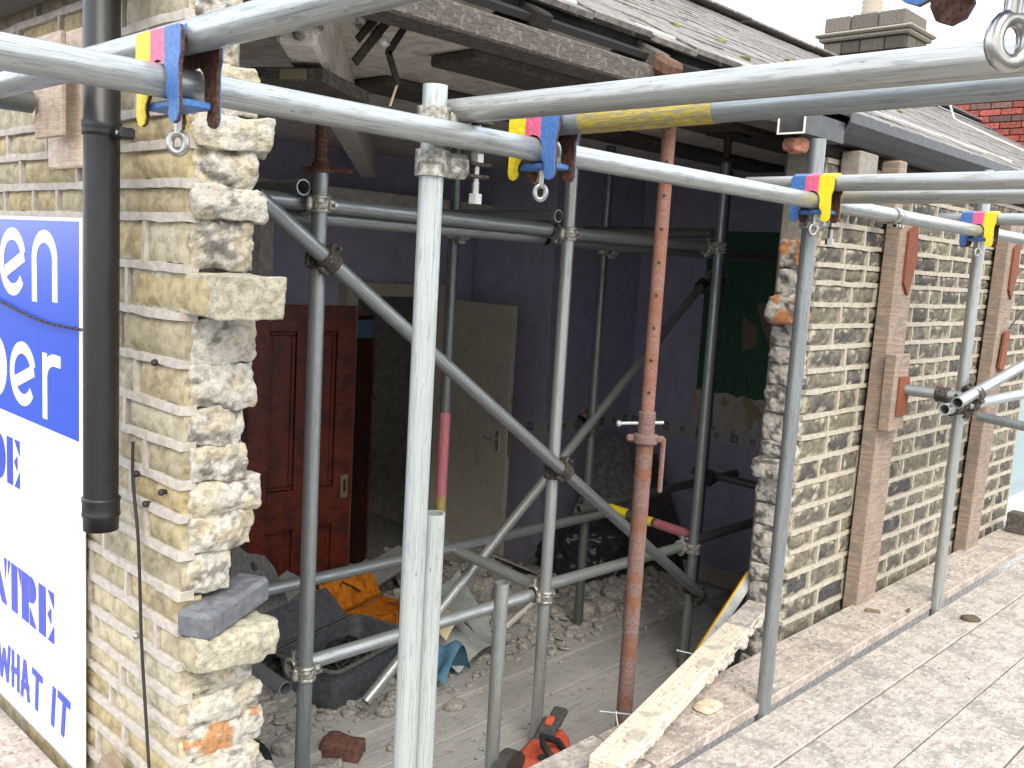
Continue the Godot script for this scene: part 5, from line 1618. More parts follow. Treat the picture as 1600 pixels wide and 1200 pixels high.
func sign_board() -> void:
	var s := thing("shop_sign", "large blue and white shop sign with blue and white lettering", "sign", Vector3(0.862, -1.272, -2.15))
	var o := Transform3D(Basis(), -s.position)
	var b := mb(o)
	b.box(Vector3(0.859, -0.617, -2.68), Vector3(0.012, 1.31, 1.06), 0.002)
	obj("white_panel", b.done(), M.sign_white, s)
	b = mb(o)
	b.box(Vector3(0.8525, -0.2175, -2.6835), Vector3(0.001, 0.495, 1.045), 0.0002)
	obj("blue_field", b.done(), M.sign_blue, s)
	var f := o * frame(Vector3(0.853, 0, 0), Vector3(0, 0, 1), Vector3.UP)       # local x = z, local z towards -x
	var letter := func(called: String, lines: Array, wide: float, m: Material, polys: Array = []) -> void:
		var t := mb(f)
		strokes(t, lines, wide, 0.0011, 0.0017)
		for p in polys: t.prism(PackedVector2Array(p), 0.0011, 0.0017)
		obj(called, t.done(), m, s)
	var ee := func(cx: float, cy: float, rx: float, ry: float) -> Array:
		return [arc(Vector2(cx, cy), rx, ry, 18, 322, 40), [Vector2(cx + rx * 1.02, cy + ry * 0.24), Vector2(cx - rx * 0.62, cy - ry * 0.36)]]
	letter.call("letter_e", ee.call(-2.571, -0.075, 0.078, 0.07), 0.03, M.sign_white)
	letter.call("letter_n", [[Vector2(-2.424, -0.165)] + arc(Vector2(-2.36, -0.062), 0.064, 0.055, 180, 0, 22) + [Vector2(-2.296, -0.158)]], 0.03, M.sign_white)
	letter.call("letter_p", [arc(Vector2(-2.7, -0.352), 0.064, 0.066, 0, 360, 40), [Vector2(-2.764, -0.29), Vector2(-2.764, -0.455)]], 0.03, M.sign_white)
	letter.call("letter_e", ee.call(-2.508, -0.352, 0.074, 0.066), 0.03, M.sign_white)
	letter.call("letter_r", [[Vector2(-2.361, -0.443), Vector2(-2.361, -0.283)], [Vector2(-2.361, -0.345)] + arc(Vector2(-2.3, -0.345), 0.061, 0.05, 180, 95, 12) + [Vector2(-2.264, -0.296)]], 0.028, M.sign_white)
	# stencil capitals
	var cap_e := func(x: float, w: float, lo: float, hi: float) -> Array:
		var q := w * 0.46
		return [[Vector2(x, lo), Vector2(x + q, lo), Vector2(x + q, hi), Vector2(x, hi)], [Vector2(x + q * 1.3, hi), Vector2(x + w, hi), Vector2(x + w, lerpf(lo, hi, 0.68))], [Vector2(x + q * 1.3, lo), Vector2(x + w, lo), Vector2(x + w, lerpf(lo, hi, 0.36))], [Vector2(x + q * 1.25, lerpf(lo, hi, 0.52)), Vector2(x + w * 0.82, lerpf(lo, hi, 0.34)), Vector2(x + w * 0.82, lerpf(lo, hi, 0.68))]]
	letter.call("letter_e", [], 0.01, M.letter_blue, cap_e.call(-2.628, 0.092, -0.655, -0.53))
	letter.call("letter_d", [], 0.01, M.letter_blue, [[Vector2(-2.77, -0.655), Vector2(-2.725, -0.655), Vector2(-2.725, -0.53), Vector2(-2.77, -0.53)], [Vector2(-2.715, -0.655)] + arc(Vector2(-2.69, -0.5925), 0.05, 0.0625, -90, 90, 14) + [Vector2(-2.715, -0.53)]])
	letter.call("letter_e", [], 0.01, M.letter_blue, cap_e.call(-2.412, 0.1, -0.998, -0.868))
	letter.call("letter_r", [], 0.01, M.letter_blue, [[Vector2(-2.53, -0.998), Vector2(-2.482, -0.998), Vector2(-2.482, -0.868), Vector2(-2.53, -0.868)], [Vector2(-2.476, -0.938)] + arc(Vector2(-2.464, -0.903), 0.034, 0.035, -90, 90, 12) + [Vector2(-2.476, -0.868)], [Vector2(-2.474, -0.95), Vector2(-2.474, -0.998), Vector2(-2.428, -0.998)]])
	letter.call("letter_t", [], 0.01, M.letter_blue, [[Vector2(-2.605, -0.998), Vector2(-2.562, -0.998), Vector2(-2.562, -0.868), Vector2(-2.605, -0.868)], [Vector2(-2.63, -0.868), Vector2(-2.612, -0.868), Vector2(-2.632, -0.915)], [Vector2(-2.556, -0.868), Vector2(-2.536, -0.868), Vector2(-2.536, -0.915)]])
	letter.call("letter_n", [], 0.01, M.letter_blue, [[Vector2(-2.77, -0.868), Vector2(-2.72, -0.868), Vector2(-2.64, -0.998), Vector2(-2.68, -0.998)], [Vector2(-2.66, -0.868), Vector2(-2.64, -0.868), Vector2(-2.65, -0.93)], [Vector2(-2.77, -0.9), Vector2(-2.755, -0.92), Vector2(-2.755, -0.998), Vector2(-2.77, -0.998)]])
	# brush capitals
	var lo := -1.215
	var hi := -1.108
	letter.call("letter_w", [[Vector2(-2.71, hi), Vector2(-2.69, lo), Vector2(-2.668, hi - 0.02), Vector2(-2.645, lo), Vector2(-2.626, hi)]], 0.017, M.letter_blue)
	letter.call("letter_h", [[Vector2(-2.603, lo), Vector2(-2.599, hi)], [Vector2(-2.563, lo), Vector2(-2.559, hi)], [Vector2(-2.612, lo + 0.05), Vector2(-2.552, lo + 0.058)]], 0.017, M.letter_blue)
	letter.call("letter_a", [[Vector2(-2.537, lo), Vector2(-2.512, hi), Vector2(-2.486, lo)], [Vector2(-2.54, lo + 0.034), Vector2(-2.482, lo + 0.04)]], 0.017, M.letter_blue)
	letter.call("letter_t", [[Vector2(-2.46, hi - 0.008), Vector2(-2.39, hi - 0.012)], [Vector2(-2.432, lo), Vector2(-2.424, hi)]], 0.019, M.letter_blue)
	letter.call("letter_i", [[Vector2(-2.326, lo), Vector2(-2.312, hi)]], 0.02, M.letter_blue)
	letter.call("letter_t", [[Vector2(-2.29, hi - 0.008), Vector2(-2.213, hi - 0.012)], [Vector2(-2.262, lo), Vector2(-2.246, hi)]], 0.02, M.letter_blue)
	# twisted wire stretched over the sign
	var w := thing("twisted_wire", "dark twisted wire strung across the blue part of the sign", "wire", Vector3(0.846, -0.16, -2.9))
	var p1 := []
	var p2 := []
	for k in 90:
		var t := k / 89.0
		var c := Vector3(0, 0.0 - 0.0 * t, 0.82 * t) + Vector3(-0.003, -0.004 + 0.006 * sin(t * 7.0) - 0.075 * t + 0.03 * t * t, 0)
		var off := Vector3(0, cos(t * 70.0), 0) * 0.0022 + Vector3(sin(t * 70.0) * 0.0022, 0, 0)
		p1.append(c + off)
		p2.append(c - off)
	var b2 := mb()
	b2.sweep(p1, 0.0018, 6)
	obj("strand", b2.done(), M.black_rubber, w)
	b2 = mb()
	b2.sweep(p2, 0.0018, 6)
	obj("strand", b2.done(), M.coupler_dark, w)


func downpipe() -> void:
	var d := thing("black_downpipe", "black plastic rainwater downpipe beside the sign, ending in mid air", "downpipe", Vector3(0.8, -0.6, -1.915))
	var b := mb()
	b.pipe(0.82, 0.034, 0.0305, 28, 0.03)
	obj("pipe", b.done(), M.black_plastic, d)
	b = mb()
	b.lathe([Vector2(0.0305, 0.0), Vector2(0.0345, 0.0), Vector2(0.0352, 0.028), Vector2(0.0375, 0.03), Vector2(0.038, 0.034), Vector2(0.0368, 0.037), Vector2(0.0368, 0.06), Vector2(0.0382, 0.063), Vector2(0.038, 0.068), Vector2(0.0345, 0.07)], 28)
	obj("socket", b.done(), M.black_plastic, d)
	b = mb()
	b.lathe([Vector2(0.034, 0.795), Vector2(0.0365, 0.796), Vector2(0.037, 0.802), Vector2(0.036, 0.806), Vector2(0.037, 0.81), Vector2(0.037, 0.822), Vector2(0.0345, 0.826)], 28)
	b.lathe([Vector2(0.0345, 0.826), Vector2(0.0345, 1.3)], 28)
	var col := obj("upper_pipe", b.done(), M.black_plastic, d)
	b = mb()
	b.box(Vector3(0.02, 0.8, 0.052), Vector3(0.03, 0.022, 0.045), 0.004)
	obj("wall_clip", b.done(), M.black_plastic, col)
	b = mb(along(Vector3(0.004, 0.8, 0.062), Vector3(-1, 0.8, 0.062)))
	b.pipe(0.002, 0.004, 0.0, 10)
	obj("clip_screw", b.done(), M.galv_pale, col)
	# thin black cable hanging beside it
	var c := mb()
	var pts := []
	for p in [Vector3(0.862, -0.42, -1.905), Vector3(0.86, -0.5, -1.9), Vector3(0.856, -0.6, -1.868), Vector3(0.858, -0.69, -1.862), Vector3(0.856, -0.82, -1.848), Vector3(0.857, -0.9, -1.84), Vector3(0.853, -1.0, -1.815), Vector3(0.85, -1.15, -1.785), Vector3(0.85, -1.3, -1.76), Vector3(0.845, -1.44, -1.75)]:
		pts.append(p)
	var cv := Curve3D.new()
	for k in pts.size():
		var t: Vector3 = (pts[mini(k + 1, pts.size() - 1)] - pts[maxi(k - 1, 0)]) / 6.0
		cv.add_point(pts[k] - pts[-1], -t, t)
	c.sweep(Array(cv.tessellate(4, 3)), 0.0036, 8)
	var o := obj("black_cable", c.done(), M.black_rubber)
	o.position = pts[-1]
	tag(o, "thin black cable hanging down the side wall from the downpipe", "cable")
	# wall plugs and screws left in the stones
	var n := 0
	for p in [[-0.545, -1.86, "black_matt"], [-0.49, -1.905, "black_matt"], [-0.505, -1.79, "black_matt"], [-0.845, -1.9, "zinc"], [-1.19, -1.855, "plate_white"], [-0.245, -1.825, "black_matt"]]:
		c = mb(along(Vector3(0.006, 0, 0), Vector3(-1, 0, 0)))
		c.lathe([Vector2(0.0, 0.018), Vector2(0.006, 0.016), Vector2(0.0075, 0.011), Vector2(0.006, 0.006), Vector2(0.0045, 0.0)], 12)
		var s := obj("wall_fixing", c.done(), M[p[2]])
		s.position = Vector3(SIDE - 0.006, p[0], p[1])
		tag(s, ["dark plug in the joint just right of the hanging cable", "dark plug at the edge of the downpipe, left of the cable", "dark screw head near the corner, middle of the side wall", "shiny screw head low on the side wall, left of the cable", "white plug lowest on the side wall", "dark plug in the wide joint near the corner, below the through-stone"][n], "fixing", "fixings in the side wall")
		n += 1
	# grey block left on the through-stone
	var g := thing("grey_block", "smooth grey block resting on the lower through-stone", "block", Vector3(0.985, -0.781, -1.735))
	b = mb(Transform3D(Basis(Vector3.UP, 0.49), Vector3(0, 0.028, 0)) * Transform3D(Basis(Vector3.BACK, 0.05), Vector3.ZERO))
	b.box(Vector3.ZERO, Vector3(0.23, 0.058, 0.08), 0.009)
	obj("block_body", b.done(), M.concrete_box, g)
	# brown board corner at the foot of the wall
	b = mb()
	b.prism(PackedVector2Array([Vector2(-0.09, 0), Vector2(0.09, 0), Vector2(0.07, 0.14), Vector2(0.02, 0.18)]), -0.015, 0.015)
	o = obj("brown_offcut", b.done(), M.timber)
	o.position = Vector3(0.83, -1.3, -1.97)
	o.rotation = Vector3(0, -1.45, 0)
	tag(o, "brown board offcut leaning at the foot of the side wall", "offcut")


# ---------------------------------------------------------------- rubble and belongings in the room
func heap_y(x: float, z: float) -> float:
	var y := ROOM + 0.02
	for m in [[2.2, -3.9, 0.8, 0.5, 0.38], [3.3, -3.75, 0.75, 0.42, 0.42], [3.9, -3.95, 0.6, 0.45, 0.4], [4.35, -3.55, 0.5, 0.3, 0.3], [1.5, -3.2, 0.5, 0.5, 0.4], [3.0, -4.3, 1.2, 0.5, 0.35], [4.75, -4.0, 0.5, 0.35, 0.22]]:
		var dx: float = (x - m[0]) / m[2]
		var dz: float = (z - m[1]) / m[3]
		y = maxf(y, ROOM + 0.02 + m[4] * 1.15 * exp(-(dx * dx + dz * dz) * 0.7))
	return y + nz(x * 0.05, z * 0.05, 3.3) * 0.1 + nz(x * 0.2, z * 0.2, 7.1) * 0.03


func rubble() -> void:
	var b := mb()
	b.round_()
	var step := 0.045
	var nx := int(4.2 / step)
	var nzz := int(1.9 / step)
	for i in nx:
		for j in nzz:
			var p := []
			for q in [[0, 1], [1, 1], [1, 0], [0, 0]]:
				var x: float = 1.15 + (i + q[0]) * step
				var z: float = -4.95 + (j + q[1]) * step
				p.append(Vector3(x, heap_y(x, z), z))
			b.quad(p[0], p[1], p[2], p[3])
	var h := obj("rubble_heap", b.done(), M.dust)
	h.set_meta("kind", "stuff")
	tag(h, "grey heap of plaster dust and rubble across the back of the room", "rubble")
	for kind in 3:
		var mm := MultiMesh.new()
		mm.transform_format = MultiMesh.TRANSFORM_3D
		mm.mesh = rock_mesh([Vector3(0.05, 0.03, 0.04), Vector3(0.03, 0.022, 0.028), Vector3(0.06, 0.014, 0.045)][kind], kind * 11.0 + 2.0, 4, 0.008, 0.5, Color.WHITE, Color(0.6, 0.58, 0.56), 0.3)
		mm.instance_count = 700
		for k in 700:
			var x := rng.randf_range(1.3, 4.9)
			var z := rng.randf_range(-4.5, -3.0) if rng.randf() < 0.75 else rng.randf_range(-3.4, -2.85)
			var y := heap_y(x, z)
			if z > -3.39 and z < -2.9: y = maxf(y, FLOOR + 0.03)
			elif z >= -2.9: y = FLOOR + 0.002
			var s := rng.randf_range(0.4, 1.5) * (1.3 if z < -3.2 else 0.8)
			mm.set_instance_transform(k, Transform3D(Basis.from_euler(Vector3(rng.randf_range(-0.4, 0.4), rng.randf() * TAU, rng.randf_range(-0.4, 0.4))).scaled(Vector3.ONE * s), Vector3(x, y + 0.006 * s, z)))
		var o := MultiMeshInstance3D.new()
		o.name = numbered("loose_rubble")
		o.multimesh = mm
		o.material_override = M.chunk
		o.set_meta("kind", "stuff")
		tag(o, ["loose stone and plaster chips scattered over the heap", "small rubble grains scattered over the boards and heap", "flat plaster flakes scattered over the heap"][kind], "rubble")
		add_child(o)
	var fine := MultiMesh.new()                     # dust clods on the near boards and outer deck
	fine.transform_format = MultiMesh.TRANSFORM_3D
	fine.mesh = rock_mesh(Vector3(0.016, 0.007, 0.013), 5.0, 4, 0.004, 0.3, Color.WHITE, Color(0.5, 0.48, 0.46), 0.35)
	fine.instance_count = 620
	for k in 620:
		var pos := Vector3(rng.randf_range(1.5, 4.4), FLOOR + 0.004, rng.randf_range(-2.85, -1.7))
		if k > 260:
			pos = Vector3(rng.randf_range(2.1, 6.0), DECK + 0.001, rng.randf_range(-1.38, -0.4))
			if k > 430: pos = Vector3(rng.randf_range(2.25, 5.8), DECK + 0.038, rng.randf_range(-1.64, -1.47))
			if k > 540: pos = Vector3(rng.randf_range(0.35, 0.84), -1.296, rng.randf_range(-2.9, -2.3))
		fine.set_instance_transform(k, Transform3D(Basis.from_euler(Vector3(0, rng.randf() * TAU, 0)).scaled(Vector3.ONE * rng.randf_range(0.25, 1.2) * (1.0 if k < 260 else 0.6)), pos))
	var fo := MultiMeshInstance3D.new()
	fo.name = numbered("dust_crumbs")
	fo.multimesh = fine
	fo.material_override = M.chunk
	fo.set_meta("kind", "stuff")
	tag(fo, "crumbs of dust and mortar lying on the boards", "rubble")
	add_child(fo)
	# lumps large enough to tell apart
	var at := [[2.86, -3.18, 0.13, "flat pale slab lump left of the blue sheet"], [2.42, -2.93, 0.07, "small lump in front of the grey tub"], [2.72, -2.83, 0.08, "pale lump alone on the boards left of the short tube"], [3.98, -3.16, 0.16, "large plaster lump at the foot of the dark corner upright"], [4.12, -3.12, 0.13, "plaster lump right of the dark corner upright"], [4.3, -3.2, 0.14, "greyish lump beside the red prop, at the heap's edge"], [3.7, -3.25, 0.12, "lump between middle upright and corner upright"], [3.55, -3.6, 0.22, "biggest lump on the heap above the pale sheet"], [1.75, -3.0, 0.14, "lump low beside the broken wall end"], [1.95, -2.95, 0.1, "lump between the wall end and the grey tub"], [2.0, -2.75, 0.1, "lump on the boards at the lower left"], [4.5, -3.3, 0.12, "lump behind the red prop"], [3.9, -2.98, 0.06, "small lump on the raised board at right"], [2.3, -2.72, 0.06, "crumb lump beside the nearest upright"], [4.2, -3.75, 0.2, "lump at the back by the black sack"]]
	var k := 0
	for p in at:
		var s: float = p[2]
		var o := obj("rubble_lump", rock_mesh(Vector3(s, s * 0.55, s * 0.75), k * 5.3 + 20, 8, s * 0.13, 0.65, Color(0.95, 0.93, 0.9), Color(0.6, 0.58, 0.55), 0.4), M.chunk)
		var y := heap_y(p[0], p[1])
		if p[1] > -3.39: y = FLOOR + 0.03
		if p[1] > -2.9: y = FLOOR
		o.position = Vector3(p[0], y + s * 0.22, p[1])
		o.rotation = Vector3(rng.randf_range(-0.2, 0.2), rng.randf() * TAU, rng.randf_range(-0.2, 0.2))
		tag(o, p[3], "rubble lump", "lumps of rubble")
		k += 1
	for p in [[2.13, -2.83, "red broken brick on the boards at bottom left"], [4.42, -3.42, "red brick piece in the rubble behind the prop"]]:
		var o := obj("broken_brick", rock_mesh(Vector3(0.16, 0.065, 0.1), p[0] * 9, 8, 0.014, 0.8, Color(0.95, 0.9, 0.88), Color(0.5, 0.4, 0.36), 0.4), M.brickbat)
		o.position = Vector3(p[0], (FLOOR if p[1] > -2.9 else heap_y(p[0], p[1])) + 0.03, p[1])
		o.rotation.y = p[0]
		tag(o, p[2], "brick", "broken bricks")


func sheet(w: float, l: float, n: int, fnc: Callable, thick := 0.003) -> ArrayMesh:     # bent sheet: fnc(u, v) gives a point
	var b := mb()
	b.round_()
	for side in 2:
		for i in n:
			for j in n:
				var p := []
				for q in [[0, 0], [1, 0], [1, 1], [0, 1]]:
					var u: float = float(i + q[0]) / n
					var v: float = float(j + q[1]) / n
					var c: Vector3 = fnc.call(u * w, v * l)
					var du: Vector3 = fnc.call(u * w + 0.002, v * l) - c
					var dv: Vector3 = fnc.call(u * w, v * l + 0.002) - c
					var nn := du.cross(dv).normalized()
					p.append(c + nn * thick * (0.5 if side else -0.5))
				if side: b.quad(p[0], p[1], p[2], p[3])
				else: b.quad(p[3], p[2], p[1], p[0])
	return b.done()


func belongings() -> void:
	# grey storage tub
	var t := thing("grey_tub", "dark grey plastic tub full of cables at the foot of the scaffold", "tub", Vector3(2.456, FLOOR + 0.03, -3.27))
	t.rotation.y = 0.25
	var lo := Vector2(0.235, 0.135)
	var hi := Vector2(0.275, 0.17)
	var b := mb()
	b.flat()
	for e in [[hi, lo, 1.0, 0.2, 0.0], [hi - Vector2(0.006, 0.006), lo - Vector2(0.004, 0.004), -1.0, 0.2, 0.012]]:
		var n := 48
		for k in n:
			var ring := []
			for q in [k, k + 1]:
				var a: float = TAU * q / n
				var c := Vector2(cos(a), sin(a))
				var m := pow(pow(absf(c.x), 12.0) + pow(absf(c.y), 12.0), -1.0 / 12.0)
				ring.append(c * m)
			var h0: Vector2 = ring[0] * e[0]
			var h1: Vector2 = ring[1] * e[0]
			var l0: Vector2 = ring[0] * e[1]
			var l1: Vector2 = ring[1] * e[1]
			b.round_()
			if e[2] > 0: b.quad(Vector3(l1.x, e[4], l1.y), Vector3(l0.x, e[4], l0.y), Vector3(h0.x, e[3], h0.y), Vector3(h1.x, e[3], h1.y))
			else: b.quad(Vector3(l0.x, e[4], l0.y), Vector3(l1.x, e[4], l1.y), Vector3(h1.x, e[3], h1.y), Vector3(h0.x, e[3], h0.y))
			b.flat()
			if e[2] > 0: b.tri(Vector3(l0.x, 0, l0.y), Vector3(l1.x, 0, l1.y), Vector3.ZERO)
			else: b.tri(Vector3(l1.x, e[4], l1.y), Vector3(l0.x, e[4], l0.y), Vector3(0, e[4], 0))
	obj("tub_body", b.done(), M.tub, t)
	b = mb()
	var rim := []
	for k in 65:
		var a := TAU * k / 64
		var c := Vector2(cos(a), sin(a))
		var m := pow(pow(absf(c.x), 12.0) + pow(absf(c.y), 12.0), -1.0 / 12.0)
		rim.append(Vector3(c.x * m * 0.281, 0.201, c.y * m * 0.176))
	b.sweep(rim, 0.011, 8)
	obj("rim", b.done(), M.tub_rim, t)
	b = mb(Transform3D(Basis(Vector3.RIGHT, -0.9), Vector3(-0.04, 0.215, -0.165)))
	b.box(Vector3(0, 0.09, 0.0), Vector3(0.5, 0.18, 0.008), 0.003)
	for k in 3:
		b.box(Vector3(-0.18 + k * 0.16, 0.15, 0.006), Vector3(0.05, 0.04, 0.014), 0.004)
	b.box(Vector3(0, 0.005, 0.006), Vector3(0.5, 0.012, 0.016), 0.003)
	obj("raised_lid", b.done(), M.tub, t)
	for k in 5:
		var pts := []
		for q in 30:
			var a := q * 0.55 + k
			pts.append(Vector3(0.15 * cos(a * 0.8 + k) * (0.5 + 0.12 * k), 0.11 + 0.012 * k + 0.02 * sin(a * 1.7), 0.09 * sin(a)))
		b = mb()
		b.sweep(pts, 0.007, 6)
		obj("cable_coil", b.done(), M.black_matt, t)
	# orange toolbox behind it
	var o := thing("orange_toolbox", "open orange plastic toolbox behind the grey tub", "toolbox", Vector3(2.87, FLOOR - 0.01, -3.58))
	o.rotation.y = 0.25
	b = mb()
	b.box(Vector3(0, 0.1, 0), Vector3(0.4, 0.2, 0.24), 0.02)
	obj("box_body", b.done(), M.orange, o)
	b = mb()
	b.box(Vector3(0, 0.19, 0.122), Vector3(0.36, 0.07, 0.012), 0.004)
	for k in 3:
		b.box(Vector3(-0.12 + k * 0.12, 0.17, 0.128), Vector3(0.02, 0.12, 0.014), 0.004)
	obj("front_latches", b.done(), M.orange, o)
	b = mb(Transform3D(Basis(Vector3.RIGHT, -0.55), Vector3(0, 0.2, -0.11)))
	b.box(Vector3(0, 0.085, -0.02), Vector3(0.4, 0.17, 0.03), 0.014)
	obj("open_lid", b.done(), M.orange, o)
	b = mb(Transform3D(Basis(Vector3.RIGHT, -0.55), Vector3(0, 0.2, -0.11)))
	b.sweep([Vector3(-0.08, 0.12, -0.005), Vector3(-0.06, 0.14, 0.006), Vector3(-0.01, 0.1, 0.01), Vector3(0.03, 0.06, 0.01)], 0.004, 6)
	obj("strap", b.done(), M.black_matt, o)
	# dark planks lying over the heap at left
	for s in [[Vector3(2.05, -1.83, -3.58), Vector3(3.4, -1.68, -3.98), 0.15, "long grey board slanting over the heap behind the tub"], [Vector3(1.85, -1.75, -3.5), Vector3(2.55, -1.6, -3.8), 0.14, "shorter grey board under the brown door"], [Vector3(2.0, -1.97, -3.2), Vector3(2.3, -1.86, -3.36), 0.1, "narrow grey slat beside the grey tub"]]:
		b = mb()
		var l: float = s[0].distance_to(s[1])
		b.box(Vector3(l / 2, 0, 0), Vector3(l, 0.022, s[2]), 0.003)
		var pl := obj("loose_board", b.done(), M.dull_board)
		pl.transform = frame(s[0], s[1] - s[0], Vector3(-0.45, 0.75, 0.5))
		tag(pl, s[3], "board", "loose boards on the heap")
	# pale stiff sheet, cream sheet and blue jacket-like cloth
	var sh := obj("stiff_sheet", sheet(0.5, 0.46, 16, func(u, v): return Vector3(u * 0.95, 0.02 + 0.28 * pow(v / 0.46, 1.6) + 0.05 * sin(u * 7.0 + v * 4.0) + (0.12 * pow(u / 0.5, 3.0) if v > 0.2 else 0.0) * 0.5, -v * 0.75)), M.sheet_grey)
	sh.position = Vector3(2.9, FLOOR + 0.034, -3.0)
	sh.rotation.y = 0.22
	tag(sh, "stiff pale grey sheet curling up from the boards", "sheet")
	sh = obj("cream_sheet", sheet(0.26, 0.3, 14, func(u, v): return Vector3(u, 0.1 + 0.09 * sin(u * 11.0 + 0.4) + 0.05 * sin(v * 9.0), -v * 0.7)), M.sheet_cream)
	sh.position = Vector3(2.83, FLOOR + 0.09, -3.02)
	sh.rotation.y = 0.3
	tag(sh, "wavy cream sheet tucked over the blue cloth", "sheet")
	sh = obj("blue_cloth", sheet(0.26, 0.3, 22, func(u, v): return Vector3(u, 0.02 + 0.17 * exp(-pow((u - 0.13) / 0.09, 2.0)) * (1.0 - 0.6 * v / 0.3) + 0.02 * sin(u * 40.0 + v * 22.0) + 0.015 * sin(v * 50.0), -v * 0.85), 0.006), M.sheet_blue)
	sh.position = Vector3(2.72, FLOOR + 0.036, -2.9)
	sh.rotation.y = 0.35
	tag(sh, "crumpled blue cloth bag at the edge of the rubble", "cloth")
	# black rubble sack
	var sk := obj("rubble_sack", rock_mesh(Vector3(0.6, 0.5, 0.5), 71.0, 26, 0.05, 0.25, Color(1, 1, 1), Color(1, 1, 1), 0.0), M.sack)
	sk.position = Vector3(4.72, heap_y(4.72, -3.72) + 0.16, -3.72)
	tag(sk, "crumpled black plastic sack in front of the lilac wall", "sack")
	# grey sheets of board leaning in the far corner
	var lb := obj("leaning_board", prism_mesh([Vector2(-0.62, 0), Vector2(0.3, 0), Vector2(0.12, 0.95), Vector2(-0.02, 1.05), Vector2(-0.12, 1.0)], 0.02), M.sheet_dusty)
	lb.position = Vector3(5.62, ROOM + 0.01, -4.12)
	lb.rotation = Vector3(-0.22, -0.35, 0)
	tag(lb, "grey board with a pointed top leaning in the far corner", "board", "boards leaning in the corner")
	lb = obj("leaning_board", prism_mesh([Vector2(-0.2, 0), Vector2(0.3, 0), Vector2(-0.02, 0.9), Vector2(-0.12, 0.9)], 0.02), M.grey_plastic)
	lb.position = Vector3(5.85, ROOM + 0.01, -3.95)
	lb.rotation = Vector3(-0.2, -0.7, 0)
	tag(lb, "darker narrow board leaning right of the pointed grey board", "board", "boards leaning in the corner")
	# flat slabs of plasterboard on the heap
	for s in [[4.25, -3.95, 0.55, 0.4, -0.35, "large grey plasterboard slab on the heap under the cream door", 0.5], [4.55, -3.6, 0.4, 0.3, 0.3, "tilted plasterboard slab by the black sack", 0.2], [3.6, -4.1, 0.5, 0.35, 0.25, "plasterboard slab at the doorway", 1.2], [4.9, -3.55, 0.5, 0.3, -0.2, "plasterboard slab below the leaning boards", 0.8]]:
		b = mb()
		b.box(Vector3.ZERO, Vector3(s[2], 0.014, s[3]), 0.003)
		var sl := obj("plasterboard_slab", b.done(), M.sheet_dusty)
		sl.position = Vector3(s[0], heap_y(s[0], s[1]) + 0.07, s[1])
		sl.rotation = Vector3(0.25, s[6], s[4])
		tag(sl, s[5], "slab", "plasterboard slabs on the heap")
	# broom head
	var br := thing("broom_head", "straw coloured broom head lying in the rubble by the prop", "broom", Vector3(4.42, heap_y(4.42, -3.3) + 0.1, -3.3))
	b = mb(Transform3D(Basis(Vector3.UP, 0.7), Vector3.ZERO))
	for k in 160:
		var p := Vector3(rng.randf_range(-0.12, 0.12), 0.02, rng.randf_range(-0.02, 0.02))
		var q := p + Vector3(p.x * 0.5 + rng.randf_range(-0.02, 0.02), -0.09, 0.03 + p.z)
		var side := Vector3(0.0022, 0, 0)
		b.quad(q - side, q + side, p + side, p - side)
	obj("bristles", b.done(), M.straw, br)
	b = mb(Transform3D(Basis(Vector3.UP, 0.7), Vector3.ZERO))
	b.box(Vector3(0, 0.035, 0), Vector3(0.28, 0.035, 0.06), 0.008)
	obj("stock", b.done(), M.timber, br)
	# white rod lying in the rubble
	b = mb(along(Vector3.ZERO, Vector3(0.42, 0.01, -0.16)))
	b.box(Vector3(0, 0.22, 0), Vector3(0.03, 0.44, 0.02), 0.006)
	var rod := obj("white_strip", b.done(), M.plate_white)
	rod.position = Vector3(3.42, FLOOR + 0.09, -3.2)
	tag(rod, "white plastic strip lying behind the middle upright", "strip")
	# chair shell: grey pedestal shape with purple underside, behind the wall end
	var ch := thing("grey_plastic_shell", "grey moulded plastic shell with a round hole behind the wall end", "plastic shell", Vector3(1.86, -1.27, -3.12))
	ch.scale = Vector3.ONE * 0.42
	b = mb(Transform3D(Basis(Vector3.UP, 0.35) * Basis(Vector3.RIGHT, -0.5), Vector3.ZERO))
	b.prism(PackedVector2Array([Vector2(-0.42, -0.35), Vector2(0.34, -0.35), Vector2(0.33, 0.0), Vector2(0.26, 0.14), Vector2(0.06, 0.22), Vector2(-0.04, 0.34), Vector2(-0.14, 0.56), Vector2(-0.2, 0.6), Vector2(-0.22, 0.58), Vector2(-0.16, 0.4), Vector2(-0.12, 0.26), Vector2(-0.3, 0.0)]), -0.02, 0.06)
	obj("shell", b.done(), M.grey_plastic, ch)
	b = mb(Transform3D(Basis(Vector3.UP, 0.35) * Basis(Vector3.RIGHT, -0.5), Vector3.ZERO) * Transform3D(Basis(Vector3.RIGHT, PI / 2), Vector3(0.08, 0.08, 0.058)))
	b.lathe([Vector2(0.0, 0.0045), Vector2(0.03, 0.0045), Vector2(0.034, 0.008), Vector2(0.042, 0.008), Vector2(0.046, 0.002)], 20)
	obj("round_hole", b.done(), M.black_matt, ch)
	b = mb(Transform3D(Basis(Vector3.UP, 0.35) * Basis(Vector3.RIGHT, -0.5), Vector3.ZERO))
	b.prism(PackedVector2Array([Vector2(-0.5, -0.2), Vector2(-0.3, 0.0), Vector2(-0.125, 0.26), Vector2(-0.17, 0.42), Vector2(-0.24, 0.6), Vector2(-0.5, 0.5)]), -0.05, 0.02)
	obj("purple_side", b.done(), M.purple_plastic, ch)
	# round black bucket and pipe end low at left
	var bk := thing("black_bucket", "black bucket lying on its side behind the wall end", "bucket", Vector3(1.62, FLOOR + 0.14, -2.75))
